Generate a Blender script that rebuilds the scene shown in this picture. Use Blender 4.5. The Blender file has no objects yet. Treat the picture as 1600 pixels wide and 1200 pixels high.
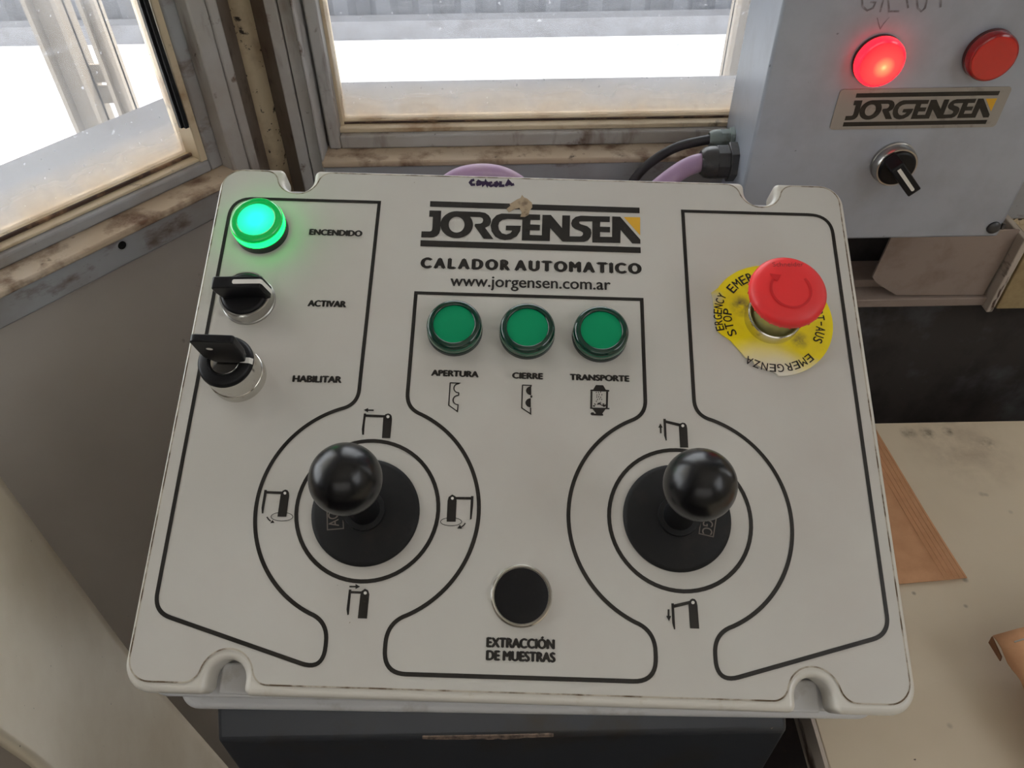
import bpy, bmesh, math, random
from mathutils import Vector, Matrix
random.seed(7)
SC = bpy.context.scene
COL = SC.collection

# ------------------------------------------------------------------ camera
F = 1193.3724                                   # focal length in pixels of a 1600x1200 frame
CZ = 1.20                                       # camera height above the cabin floor
WM = Matrix(((0.9998449537549957, -0.017534966676577605, 0.001610401913074465),
             (-0.013272396897352469, -0.6903615309548221, 0.7233427956773422),
             (-0.01157203228778202, -0.7232520179863763, -0.6904872240290656)))   # lens axes (right, down, forward) -> world
cam_d = bpy.data.cameras.new('camera')
cam = bpy.data.objects.new('camera', cam_d)
COL.objects.link(cam)
cam_d.sensor_fit = 'HORIZONTAL'
cam_d.sensor_width = 36.0
cam_d.lens = F / 1600 * 36
cam_d.clip_start = 0.01
cam_d.clip_end = 200
r_, d_, f_ = WM.col[0], WM.col[1], WM.col[2]
cm = Matrix((( r_[0], -d_[0], -f_[0], 0), (r_[1], -d_[1], -f_[1], 0), (r_[2], -d_[2], -f_[2], CZ), (0, 0, 0, 1)))
cam.matrix_world = cm
SC.camera = cam

# ------------------------------------------------------------------ world, sun, added fill lamps, exposure
SC.view_settings.view_transform = 'Standard'
SC.view_settings.look = 'None'
SC.view_settings.exposure = 0.0
SC.view_settings.gamma = 1.0
SC.view_settings.use_curve_mapping = False
wd = bpy.data.worlds.new('sky')
SC.world = wd
wd.use_nodes = True
bg = wd.node_tree.nodes['Background']
bg.inputs[0].default_value = (0.93, 0.97, 1.0, 1)
bg.inputs[1].default_value = 5.0
sun_d = bpy.data.lights.new('sun', 'SUN')
sun_d.energy = 17.0
sun_d.angle = math.radians(1)
sun_d.color = (1, 0.96, 0.9)
sun = bpy.data.objects.new('sun', sun_d)
COL.objects.link(sun)
sun.rotation_euler = Vector((-0.25, -0.42, -0.87)).to_track_quat('-Z', 'Y').to_euler()


def area(name, loc, to, sx, sy, power, col):
    l = bpy.data.lights.new(name, 'AREA')
    l.shape = 'RECTANGLE'
    l.size, l.size_y, l.energy, l.color = sx, sy, power, col
    o = bpy.data.objects.new(name, l)
    COL.objects.link(o)
    o.location = loc
    o.rotation_euler = (Vector(to) - Vector(loc)).to_track_quat('-Z', 'Y').to_euler()
    return o


# added fill lamps before solid rear and right walls; windows there are only assumed
area('added_rear_fill', (0.0, -1.5, 1.70), (0.0, 0.4, 0.8), 1.7, 0.8, 3.6, (1.0, 0.97, 0.93))  # added area lamp, the rear wall behind it has no opening
area('added_right_fill', (1.22, -0.35, 1.7), (0.1, 0.3, 0.85), 0.9, 0.7, 5.0, (0.93, 0.96, 1.0))  # added area lamp inside the closed right wall, brightens the left side

# ------------------------------------------------------------------ pixel / plane geometry
def ray(px, py):
    return WM @ Vector(((px - 800) / F, (py - 600) / F, 1.0))


CAM = Vector((0, 0, CZ))
RW = Matrix(((0.9988664080081655, 0.046019984886088605, 0.012167988492305595),
             (-0.03641230721073339, 0.9033351795966604, -0.4273870578136822),
             (-0.03066011801112151, 0.4264595107324125, 0.9039868598986331)))
TW = Vector((0.008146408553769548, 0.28461451271790106, -0.2754755646967677 + CZ))
PANEL = Matrix.Translation(TW) @ RW.to_4x4()    # console face: X right, Y up the slope, Z out of the face
RWT = RW.transposed()
PC = RWT @ (CAM - TW)


def P(px, py, h=0.0):
    d = RWT @ ray(px, py)
    s = (h - PC.z) / d.z
    q = PC + d * s
    return (q.x, q.y)


def at_z(px, py, z):                            # z relative to the lens
    r = ray(px, py)
    return CAM + r * (z / r.z)


def at_y(px, py, y):
    r = ray(px, py)
    return CAM + r * (y / r.y)


YB = 0.60                                       # glass plane of the back window
CORNER = at_y(395, 100, YB)
TH = math.radians(51.5)
DL = Vector((math.cos(TH), math.sin(TH), 0))    # along the left wall towards the corner
NL = Vector((math.sin(TH), -math.cos(TH), 0))   # into the room
BACK = Matrix(((1, 0, 0, 0), (0, -1, 0, YB), (0, 0, 1, CZ), (0, 0, 0, 1)))                 # (s, depth into room, z)
LEFT = Matrix(((DL.x, NL.x, 0, CORNER.x), (DL.y, NL.y, 0, CORNER.y), (0, 0, 1, CZ), (0, 0, 0, 1)))


def bs(px, py, d=0.0):
    q = at_y(px, py, YB - d)
    return q.x, q.z - CZ


def ls(px, py, d=0.0):
    r = ray(px, py)
    c = Vector((CORNER.x, CORNER.y, 0)) + NL * d
    k = (c.dot(NL)) / (r.x * NL.x + r.y * NL.y)
    q = r * k
    return (Vector((q.x, q.y, 0)) - Vector((CORNER.x, CORNER.y, 0))).dot(DL), q.z


# ------------------------------------------------------------------ mesh builder
class MB:
    def __init__(s, M=None):
        s.v, s.f, s.m, s.M, s.cur = [], [], [], M or Matrix.Identity(4), 0

    def add(s, vs, fs):
        b = len(s.v)
        s.v += [tuple(s.M @ Vector(p)) for p in vs]
        s.f += [tuple(b + i for i in f) for f in fs]
        s.m += [s.cur] * len(fs)

    def box(s, x0, x1, y0, y1, z0, z1):
        s.add([(x0, y0, z0), (x1, y0, z0), (x1, y1, z0), (x0, y1, z0), (x0, y0, z1), (x1, y0, z1), (x1, y1, z1), (x0, y1, z1)],
              [(0, 3, 2, 1), (4, 5, 6, 7), (0, 1, 5, 4), (1, 2, 6, 5), (2, 3, 7, 6), (3, 0, 4, 7)])

    def prism(s, pts, z0, z1, plane='xy'):
        n = len(pts)
        e = {'xy': lambda p, h: (p[0], p[1], h), 'xz': lambda p, h: (p[0], h, p[1]), 'yz': lambda p, h: (h, p[0], p[1])}[plane]
        s.add([e(p, z0) for p in pts] + [e(p, z1) for p in pts],
              [tuple(range(n))[::-1], tuple(range(n, 2 * n))] + [(i, (i + 1) % n, n + (i + 1) % n, n + i) for i in range(n)])

    def flat(s, pts, z=0.0):
        s.add([(p[0], p[1], z) for p in pts], [tuple(range(len(pts)))])

    def stroke(s, pts, w, z=0.0, closed=False):
        n = len(pts)
        L, R = [], []
        for i in range(n):
            p = Vector(pts[i][:2])
            a = Vector(pts[i - 1][:2]) if (i > 0 or closed) else None
            b = Vector(pts[(i + 1) % n][:2]) if (i < n - 1 or closed) else None
            d1 = (p - a).normalized() if a is not None and (p - a).length > 1e-9 else None
            d2 = (b - p).normalized() if b is not None and (b - p).length > 1e-9 else None
            d1 = d1 or d2
            d2 = d2 or d1
            n1, n2 = Vector((-d1.y, d1.x)), Vector((-d2.y, d2.x))
            m = n1 + n2
            m = m.normalized() if m.length > 1e-6 else n1
            k = w / 2 / max(0.35, m.dot(n1))
            L.append((p.x + m.x * k, p.y + m.y * k, z))
            R.append((p.x - m.x * k, p.y - m.y * k, z))
        k = n if closed else n - 1
        s.add(L + R, [(n + i, n + (i + 1) % n, (i + 1) % n, i) for i in range(k)])

    def lathe(s, prof, c=(0, 0), n=40, a0=0.0):
        rows = []
        vs = []
        for r, z in prof:
            if r < 1e-7:
                rows.append([len(vs)])
                vs.append((c[0], c[1], z))
            else:
                rows.append(list(range(len(vs), len(vs) + n)))
                vs += [(c[0] + r * math.cos(a0 + 2 * math.pi * i / n), c[1] + r * math.sin(a0 + 2 * math.pi * i / n), z) for i in range(n)]
        fs = []
        for A, B in zip(rows, rows[1:]):
            for i in range(n):
                j = (i + 1) % n
                if len(A) == 1 and len(B) == 1:
                    continue
                if len(A) == 1:
                    fs.append((A[0], B[j], B[i]))
                elif len(B) == 1:
                    fs.append((A[i], A[j], B[0]))
                else:
                    fs.append((A[i], A[j], B[j], B[i]))
        s.add(vs, fs)

    def tube(s, path, r, n=16, caps=True):
        path = [Vector(p) for p in path]
        vs, fs = [], []
        u = None
        for i, p in enumerate(path):
            t = (path[min(i + 1, len(path) - 1)] - path[max(i - 1, 0)]).normalized()
            if u is None:
                u = t.orthogonal().normalized()
            u = (u - t * u.dot(t)).normalized()
            w = t.cross(u)
            rr = r[i] if isinstance(r, (list, tuple)) else r
            vs += [tuple(p + (u * math.cos(2 * math.pi * k / n) + w * math.sin(2 * math.pi * k / n)) * rr) for k in range(n)]
        for i in range(len(path) - 1):
            for k in range(n):
                fs.append((i * n + k, i * n + (k + 1) % n, (i + 1) * n + (k + 1) % n, (i + 1) * n + k))
        if caps:
            fs.append(tuple(range(n))[::-1])
            fs.append(tuple(range((len(path) - 1) * n, len(path) * n)))
        s.add(vs, fs)

    def build(s, name, mats, parent=None, loc=(0, 0, 0), smooth=None, bevel=0, seg=2, fixn=True, rot=(0, 0, 0)):
        me = bpy.data.meshes.new(name)
        me.from_pydata(s.v, [], s.f)
        for m in (mats if isinstance(mats, (list, tuple)) else [mats]):
            me.materials.append(m)
        me.polygons.foreach_set('material_index', s.m)
        if fixn:
            b = bmesh.new()
            b.from_mesh(me)
            bmesh.ops.recalc_face_normals(b, faces=b.faces)
            b.to_mesh(me)
            b.free()
        if smooth is not None:
            me.polygons.foreach_set('use_smooth', [True] * len(me.polygons))
            me.set_sharp_from_angle(angle=math.radians(smooth))
        me.update()
        o = bpy.data.objects.new(name, me)
        COL.objects.link(o)
        if parent is not None:
            o.parent = parent
        o.location = loc
        o.rotation_euler = rot
        if bevel:
            m = o.modifiers.new('bevel', 'BEVEL')
            m.width, m.segments, m.limit_method, m.angle_limit = bevel, seg, 'ANGLE', math.radians(35)
        return o


def fillet(pts, rad, n=8):
    out = []
    N = len(pts)
    for i in range(N):
        p, a, b = Vector(pts[i]), Vector(pts[i - 1]), Vector(pts[(i + 1) % N])
        r = rad[i] if isinstance(rad, (list, tuple)) else rad
        if r <= 0:
            out.append(tuple(p))
            continue
        da, db = (a - p).normalized(), (b - p).normalized()
        ang = math.acos(max(-1, min(1, da.dot(db))))
        t = min(r / math.tan(ang / 2), 0.499 * (a - p).length, 0.499 * (b - p).length)
        rr = t * math.tan(ang / 2)
        c = p + (da + db).normalized() * (rr / math.sin(ang / 2))
        v0, v1 = p + da * t - c, p + db * t - c
        a0 = math.atan2(v0.y, v0.x)
        da_ = math.atan2(v1.y, v1.x) - a0
        while da_ > math.pi: da_ -= 2 * math.pi
        while da_ < -math.pi: da_ += 2 * math.pi
        for k in range(n + 1):
            q = a0 + da_ * k / n
            out.append((c.x + rr * math.cos(q), c.y + rr * math.sin(q)))
    return out


def from_curve(cu, name):
    o = bpy.data.objects.new(name, cu)
    COL.objects.link(o)
    dg = bpy.context.evaluated_depsgraph_get()
    me = bpy.data.meshes.new_from_object(o.evaluated_get(dg))
    bpy.data.objects.remove(o)
    bpy.data.curves.remove(cu)
    return me


def solid(outlines, z0, z1, bevel, name):       # filled outline with rounded top and bottom edges
    cu = bpy.data.curves.new('c', 'CURVE')
    cu.dimensions = '2D'
    cu.fill_mode = 'BOTH'
    cu.bevel_depth = bevel
    cu.bevel_resolution = 4
    cu.extrude = (z1 - z0) / 2 - bevel
    cu.offset = -bevel
    for pts in outlines:
        sp = cu.splines.new('POLY')
        sp.points.add(len(pts) - 1)
        for q, p in zip(sp.points, pts):
            q.co = (p[0], p[1], 0, 1)
        sp.use_cyclic_u = True
    me = from_curve(cu, name)
    me.transform(Matrix.Translation((0, 0, (z0 + z1) / 2)))
    return me


def mesh_obj(me, name, m, parent=None, loc=(0, 0, 0), smooth=40):
    me.materials.clear()
    me.materials.append(m)
    me.polygons.foreach_set('material_index', [0] * len(me.polygons))
    me.polygons.foreach_set('use_smooth', [True] * len(me.polygons))
    me.set_sharp_from_angle(angle=math.radians(smooth))
    o = bpy.data.objects.new(name, me)
    COL.objects.link(o)
    if parent is not None:
        o.parent = parent
    o.location = loc
    return o


_txt = {}


def text2d(t, off=0.0):
    k = (t, off)
    if k not in _txt:
        cu = bpy.data.curves.new('t', 'FONT')
        cu.body = t
        cu.size = 1
        cu.offset = off
        cu.resolution_u = 5
        cu.fill_mode = 'FRONT'
        me = from_curve(cu, 't')
        _txt[k] = ([tuple(v.co[:2]) for v in me.vertices], [tuple(p.vertices) for p in me.polygons])
        bpy.data.meshes.remove(me)
    return _txt[k]


_cap = text2d('H')
CAP = max(v[1] for v in _cap[0])


def text(mb, t, lb, rb, cap, off=0.02, z=0.0):   # baseline from lb to rb, capital height cap
    vs, fs = text2d(t)
    x0, x1 = min(v[0] for v in vs), max(v[0] for v in vs)
    a, b = Vector(lb), Vector(rb)
    ux = (b - a) / (x1 - x0)
    uy = Vector((-(b - a).y, (b - a).x)).normalized() * (cap / CAP)
    for k, (sx_, sy_) in enumerate(((0, 0), (1, 0), (-1, 0), (0, 0.55), (0, -0.55)) if off > 0 else ((0, 0),)):
        q = [a + ux * (v[0] - x0) + uy * v[1] + (b - a).normalized() * (sx_ * off * cap) + uy.normalized() * (sy_ * off * cap) for v in vs]
        mb.add([(p.x, p.y, z + k * 0.000008) for p in q], fs)


def tag(o, label, cat, group=None):
    o['label'], o['category'] = label, cat
    if group:
        o['group'] = group
    return o


def structure(o):
    o['kind'] = 'structure'
    return o


def empty(name, M):
    o = bpy.data.objects.new(name, None)
    COL.objects.link(o)
    o.matrix_world = M
    o.empty_display_size = 0.02
    return o


# ------------------------------------------------------------------ materials
def srgb(r, g, b):
    return tuple(((c / 255) / 12.92 if c / 255 <= 0.04045 else ((c / 255 + 0.055) / 1.055) ** 2.4) for c in (r, g, b)) + (1,)


def mat(name, col, rough=0.5, metal=0.0, spec=0.5, coat=0.0, dirt=(), bump=None, grain=None, spots=(), emit=None, sss=0.0):
    """dirt: list of (scale, colour, low, high[, stretch]) noise-masked layers; spots: (centre, radius, colour, noise scale)"""
    m = bpy.data.materials.new(name)
    m.use_nodes = True
    nt = m.node_tree
    b = nt.nodes['Principled BSDF']
    b.inputs['Base Color'].default_value = col
    b.inputs['Roughness'].default_value = rough
    b.inputs['Metallic'].default_value = metal
    b.inputs['Specular IOR Level'].default_value = spec
    b.inputs['Coat Weight'].default_value = coat
    b.inputs['Coat Roughness'].default_value = 0.08
    tc = None
    last = None

    def coords(stretch=None):
        nonlocal tc
        if tc is None:
            tc = nt.nodes.new('ShaderNodeTexCoord')
        if stretch is None:
            return tc.outputs['Object']
        mp = nt.nodes.new('ShaderNodeMapping')
        mp.inputs['Scale'].default_value = stretch
        nt.links.new(tc.outputs['Object'], mp.inputs['Vector'])
        return mp.outputs['Vector']

    def mix(fac, c2):
        nonlocal last
        mx = nt.nodes.new('ShaderNodeMix')
        mx.data_type = 'RGBA'
        nt.links.new(fac, mx.inputs['Factor'])
        if last is None:
            mx.inputs['A'].default_value = col
        else:
            nt.links.new(last, mx.inputs['A'])
        mx.inputs['B'].default_value = c2
        last = mx.outputs['Result']

    def noise(scale, stretch=None, detail=5):
        n = nt.nodes.new('ShaderNodeTexNoise')
        n.inputs['Scale'].default_value = scale
        n.inputs['Detail'].default_value = detail
        n.inputs['Roughness'].default_value = 0.62
        nt.links.new(coords(stretch), n.inputs['Vector'])
        return n.outputs['Fac']

    def rng(src, lo, hi, a=0.0, bb=1.0):
        r = nt.nodes.new('ShaderNodeMapRange')
        for k, v in zip(('From Min', 'From Max', 'To Min', 'To Max'), (lo, hi, a, bb)):
            r.inputs[k].default_value = v
        nt.links.new(src, r.inputs['Value'])
        return r.outputs['Result']

    for d in dirt:
        mix(rng(noise(d[0], d[4] if len(d) > 4 else None), d[2], d[3], 0, d[5] if len(d) > 5 else 1.0), d[1])
    for c, rad, colr, ns in spots:
        vm = nt.nodes.new('ShaderNodeVectorMath')
        vm.operation = 'DISTANCE'
        nt.links.new(coords(), vm.inputs[0])
        vm.inputs[1].default_value = c
        a = rng(vm.outputs['Value'], rad * 0.3, rad, 1, 0)
        nn = rng(noise(ns), 0.35, 0.65)
        mu = nt.nodes.new('ShaderNodeMath')
        mu.operation = 'MULTIPLY'
        nt.links.new(a, mu.inputs[0])
        nt.links.new(nn, mu.inputs[1])
        mix(mu.outputs[0], colr)
    if last is not None:
        nt.links.new(last, b.inputs['Base Color'])
    if bump:
        bp = nt.nodes.new('ShaderNodeBump')
        bp.inputs['Strength'].default_value = bump[1]
        bp.inputs['Distance'].default_value = bump[2] if len(bump) > 2 else 0.001
        nt.links.new(noise(bump[0], detail=3), bp.inputs['Height'])
        nt.links.new(bp.outputs['Normal'], b.inputs['Normal'])
    if emit:
        b.inputs['Emission Color'].default_value = emit[0]
        b.inputs['Emission Strength'].default_value = emit[1]
    return m


BROWN = srgb(92, 68, 50)
DKBROWN = srgb(58, 42, 33)
M = {}
M['lid'] = mat('cream_enclosure_plastic', srgb(213, 209, 200), 0.28, coat=0.3, dirt=[(60, srgb(190, 178, 155), 0.6, 0.8)])
M['base'] = mat('grey_white_enclosure_plastic', srgb(205, 205, 206), 0.35, dirt=[(40, srgb(165, 160, 152), 0.6, 0.8)])
M['label'] = mat('grey_white_face_label', srgb(199, 196, 189), 0.42, dirt=[(9, srgb(194, 188, 181), 0.45, 0.75), (420, srgb(140, 128, 112), 0.735, 0.76)])
M['grime'] = mat('brown_grime_line', srgb(96, 78, 58), 0.8, dirt=[(70, srgb(185, 176, 160), 0.42, 0.56)])
M['print'] = mat('black_print', srgb(30, 26, 22), 0.38, dirt=[(260, srgb(75, 66, 58), 0.62, 0.85), (500, srgb(140, 130, 120), 0.76, 0.8)])
M['white'] = mat('white_print', srgb(225, 222, 215), 0.45)
M['yellow_print'] = mat('yellow_print', srgb(222, 170, 40), 0.45)
M['ink'] = mat('violet_marker_ink', srgb(42, 18, 60), 0.4)
M['glue'] = mat('tan_glue_residue', srgb(168, 148, 120), 0.6, dirt=[(200, srgb(110, 90, 70), 0.5, 0.7)])
M['black'] = mat('black_plastic', srgb(15, 15, 18), 0.38, spec=0.3, dirt=[(300, srgb(34, 33, 32), 0.64, 0.8)])
M['ball'] = mat('black_polished_ball', srgb(13, 13, 15), 0.26, spec=0.5, bump=(900, 0.03, 0.0002))
M['rubber'] = mat('black_rubber', srgb(14, 14, 15), 0.6, spec=0.35, dirt=[(50, srgb(36, 32, 28), 0.55, 0.8), (600, srgb(70, 64, 56), 0.7, 0.78)])
M['emboss'] = mat('worn_raised_edge', srgb(105, 96, 88), 0.5)
M['chrome'] = mat('chrome', srgb(215, 212, 205), 0.16, metal=1.0, dirt=[(150, srgb(150, 140, 125), 0.6, 0.8)])
M['satin'] = mat('satin_metal', srgb(185, 183, 178), 0.3, metal=1.0, bump=(500, 0.05, 0.0003))
M['red'] = mat('red_button_plastic', srgb(240, 50, 52), 0.42, dirt=[(40, srgb(232, 60, 62), 0.5, 0.7)])
M['red_mark'] = mat('worn_grey_red_mark', srgb(150, 45, 45), 0.5)
M['green_rim'] = mat('dark_green_lens_rim', srgb(0, 52, 38), 0.12, coat=0.6)
M['green_side'] = mat('green_lens_side', srgb(0, 96, 68), 0.15, coat=0.6)
M['green_disc'] = mat('unlit_green_diffuser', srgb(0, 146, 96), 0.5, spec=0.2)
M['green_base'] = mat('black_green_bezel', srgb(6, 26, 22), 0.3)


def glow(name, stops, c=(0, 0, 0), rad=0.012, strength=1.0, base=(0.02, 0.02, 0.02, 1)):
    m = mat(name, base, 0.15, coat=0.5)
    nt = m.node_tree
    b = nt.nodes['Principled BSDF']
    tc = nt.nodes.new('ShaderNodeTexCoord')
    vm = nt.nodes.new('ShaderNodeVectorMath')
    vm.operation = 'DISTANCE'
    nt.links.new(tc.outputs['Object'], vm.inputs[0])
    vm.inputs[1].default_value = c
    mr = nt.nodes.new('ShaderNodeMapRange')
    mr.inputs['From Max'].default_value = rad
    nt.links.new(vm.outputs['Value'], mr.inputs['Value'])
    cr = nt.nodes.new('ShaderNodeValToRGB')
    while len(cr.color_ramp.elements) < len(stops):
        cr.color_ramp.elements.new(0.5)
    for e, (p, cc) in zip(cr.color_ramp.elements, stops):
        e.position = p
        e.color = cc
    nt.links.new(mr.outputs['Result'], cr.inputs['Fac'])
    nt.links.new(cr.outputs['Color'], b.inputs['Emission Color'])
    b.inputs['Emission Strength'].default_value = strength
    return m


M['lit_disc'] = glow('lit_green_diffuser', [(0.0, (0.02, 1.0, 1.0, 1)), (0.4, (0.02, 1.0, 0.72, 1)), (1.0, (0.01, 0.95, 0.33, 1))], c=(0, 0, 0.0115), rad=0.0115, strength=1.3)
M['lit_rim'] = mat('lit_green_lens_rim', srgb(0, 120, 50), 0.1, coat=0.7, emit=((0.0, 0.26, 0.04, 1), 1.0))
M['lit_side'] = mat('lit_green_lens_side', srgb(0, 120, 60), 0.1, coat=0.7, emit=((0.0, 0.95, 0.11, 1), 4.0))

M['box'] = mat('grey_painted_steel', srgb(170, 176, 187), 0.38, metal=0.15, dirt=[(14, srgb(150, 154, 162), 0.45, 0.75), (120, srgb(70, 68, 68), 0.70, 0.76), (420, srgb(60, 58, 58), 0.72, 0.76)],
               spots=[((0.195, -0.11, 0), 0.045, srgb(88, 108, 96), 60)], bump=(260, 0.06, 0.0005))
M['plate'] = mat('brushed_nameplate', srgb(160, 156, 150), 0.42, metal=0.35, dirt=[(60, srgb(110, 104, 98), 0.55, 0.75)])
M['pencil'] = mat('grey_marker_scrawl', srgb(112, 112, 116), 0.6, dirt=[(200, srgb(140, 142, 148), 0.45, 0.6)])
M['kraft'] = mat('kraft_paper', srgb(208, 157, 116), 0.75, dirt=[(80, srgb(198, 147, 106), 0.4, 0.7)], bump=(300, 0.1, 0.0004))
M['kraft_dark'] = mat('kraft_paper_underside', srgb(128, 88, 60), 0.8)  # same paper in a darker tone, for the underside of the fold
M['desk'] = mat('cream_laminate', srgb(216, 202, 178), 0.5, dirt=[(4, srgb(206, 190, 165), 0.4, 0.7), (150, srgb(70, 60, 50), 0.745, 0.76)],
                spots=[(at_z(x, y, -0.45).to_tuple(), r, srgb(*c), n) for x, y, r, c, n in (
                    (1420, 677, 0.0080, (112, 98, 78), 150), (1449, 677, 0.0075, (108, 94, 76), 150), (1482, 674, 0.006, (100, 86, 70), 150), (1541, 693, 0.0090, (112, 98, 80), 150),
                    (1505, 700, 0.050, (188, 172, 150), 40), (1534, 772, 0.0028, (60, 50, 42), 5), (1541, 773, 0.0022, (60, 50, 42), 5), (1579, 800, 0.0022, (60, 50, 42), 5),
                    (1428, 927, 0.0018, (60, 50, 42), 5), (1509, 947, 0.0018, (60, 50, 42), 5), (1484, 1134, 0.0022, (70, 56, 46), 5), (1508, 906, 0.0026, (50, 42, 36), 5))])
M['edge'] = mat('worn_desk_edge', srgb(196, 184, 170), 0.6, dirt=[(16, srgb(80, 60, 48), 0.54, 0.64, (14, 1, 4))])
M['steel_dark'] = mat('dark_painted_steel', srgb(66, 69, 74), 0.36, metal=0.3, dirt=[(30, srgb(66, 62, 56), 0.5, 0.75), (160, srgb(150, 138, 122), 0.74, 0.78)])
M['worn'] = mat('bare_worn_metal', srgb(150, 132, 118), 0.5, metal=0.4, dirt=[(200, srgb(80, 70, 64), 0.45, 0.65)])
M['cream_panel'] = mat('specked_cream_plastic', srgb(240, 228, 204), 0.42, dirt=[(6, srgb(222, 206, 176), 0.45, 0.75), (280, srgb(56, 46, 36), 0.715, 0.735)])
GREYP = srgb(176, 173, 169)
M['frame'] = mat('dirty_grey_frame_paint', GREYP, 0.55, dirt=[(9, srgb(158, 148, 138), 0.45, 0.7), (16, BROWN, 0.55, 0.72, (2.2, 2.2, 0.5), 0.85), (60, BROWN, 0.62, 0.72), (170, DKBROWN, 0.68, 0.75)], bump=(120, 0.15, 0.001))
M['frame_blue'] = mat('cooler_grey_frame_paint', srgb(160, 161, 163), 0.5, dirt=[(10, srgb(142, 134, 128), 0.45, 0.7), (24, BROWN, 0.57, 0.7, (1, 1, 2), 0.8), (180, DKBROWN, 0.69, 0.76)])
M['bead'] = mat('yellowed_glazing_bead', srgb(206, 188, 158), 0.5, dirt=[(20, srgb(150, 118, 84), 0.52, 0.7), (45, DKBROWN, 0.62, 0.74)])
M['gap'] = mat('dark_dirty_gap', srgb(70, 50, 42), 0.8, dirt=[(40, srgb(150, 118, 88), 0.52, 0.66)])
M['sillgrime'] = mat('dusty_brown_ledge', srgb(186, 166, 142), 0.8, dirt=[(8, srgb(200, 184, 164), 0.5, 0.7), (34, srgb(112, 84, 64), 0.48, 0.66), (90, DKBROWN, 0.64, 0.74)])
M['reveal'] = mat('brown_stained_reveal', srgb(124, 112, 100), 0.7, dirt=[(10, srgb(98, 74, 56), 0.45, 0.65), (40, DKBROWN, 0.6, 0.74)])
M['tubepaint'] = mat('flaking_cream_post', srgb(206, 188, 156), 0.5, dirt=[(14, srgb(140, 112, 84), 0.5, 0.7), (70, srgb(52, 40, 32), 0.62, 0.66), (190, srgb(52, 40, 32), 0.64, 0.68)])
M['wall'] = mat('grey_beige_wall_board', srgb(198, 190, 180), 0.6, dirt=[(3, srgb(184, 175, 165), 0.4, 0.7), (30, srgb(96, 76, 60), 0.68, 0.8), (300, srgb(80, 66, 55), 0.74, 0.77)])
M['wall_shade'] = mat('shade_toned_lower_wall', srgb(78, 72, 68), 0.7, dirt=[(9, srgb(118, 120, 124), 0.52, 0.72), (10, srgb(52, 46, 44), 0.45, 0.65, (1.3, 1, 1)), (160, srgb(110, 106, 102), 0.7, 0.76)])  # shade under the lip and behind the plate painted in; grey patches are smudges
M['ceil'] = mat('ceiling_board', srgb(200, 196, 188), 0.8)
M['room'] = mat('cabin_wall_board', srgb(170, 162, 150), 0.8)
M['floor'] = mat('dark_floor', srgb(58, 50, 50), 0.7, dirt=[(20, srgb(80, 66, 58), 0.5, 0.7)])
M['flap'] = mat('beige_mounting_plate', srgb(158, 142, 132), 0.6, dirt=[(40, srgb(140, 122, 112), 0.5, 0.75), (200, srgb(90, 66, 52), 0.74, 0.77)])
M['aged'] = mat('yellowed_panel', srgb(176, 156, 116), 0.55, dirt=[(16, srgb(130, 104, 70), 0.5, 0.72), (60, DKBROWN, 0.66, 0.74)])
M['cable'] = mat('black_cable_sheath', srgb(50, 48, 50), 0.5)
M['conduit'] = mat('violet_conduit', srgb(174, 142, 174), 0.5, dirt=[(40, srgb(186, 160, 174), 0.45, 0.7)])
M['gland'] = mat('dark_grey_gland', srgb(62, 60, 60), 0.3, dirt=[(80, srgb(84, 78, 72), 0.5, 0.7)])
M['gland_grey'] = mat('grey_green_gland', srgb(132, 142, 138), 0.45, dirt=[(100, srgb(98, 96, 88), 0.5, 0.7)])
M['concrete'] = mat('sunlit_concrete', srgb(236, 234, 230), 0.9)
M['ledge'] = mat('grey_outer_ledge', srgb(104, 104, 108), 0.8, dirt=[(8, srgb(84, 82, 84), 0.4, 0.7)])
M['corr'] = mat('corrugated_sheet', srgb(78, 80, 86), 0.6, dirt=[(0.8, srgb(56, 58, 64), 0.4, 0.6)])
M['column'] = mat('tan_steel_column', srgb(98, 90, 80), 0.7)
M['hole'] = mat('black_hole', srgb(8, 8, 8), 0.9)


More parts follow.
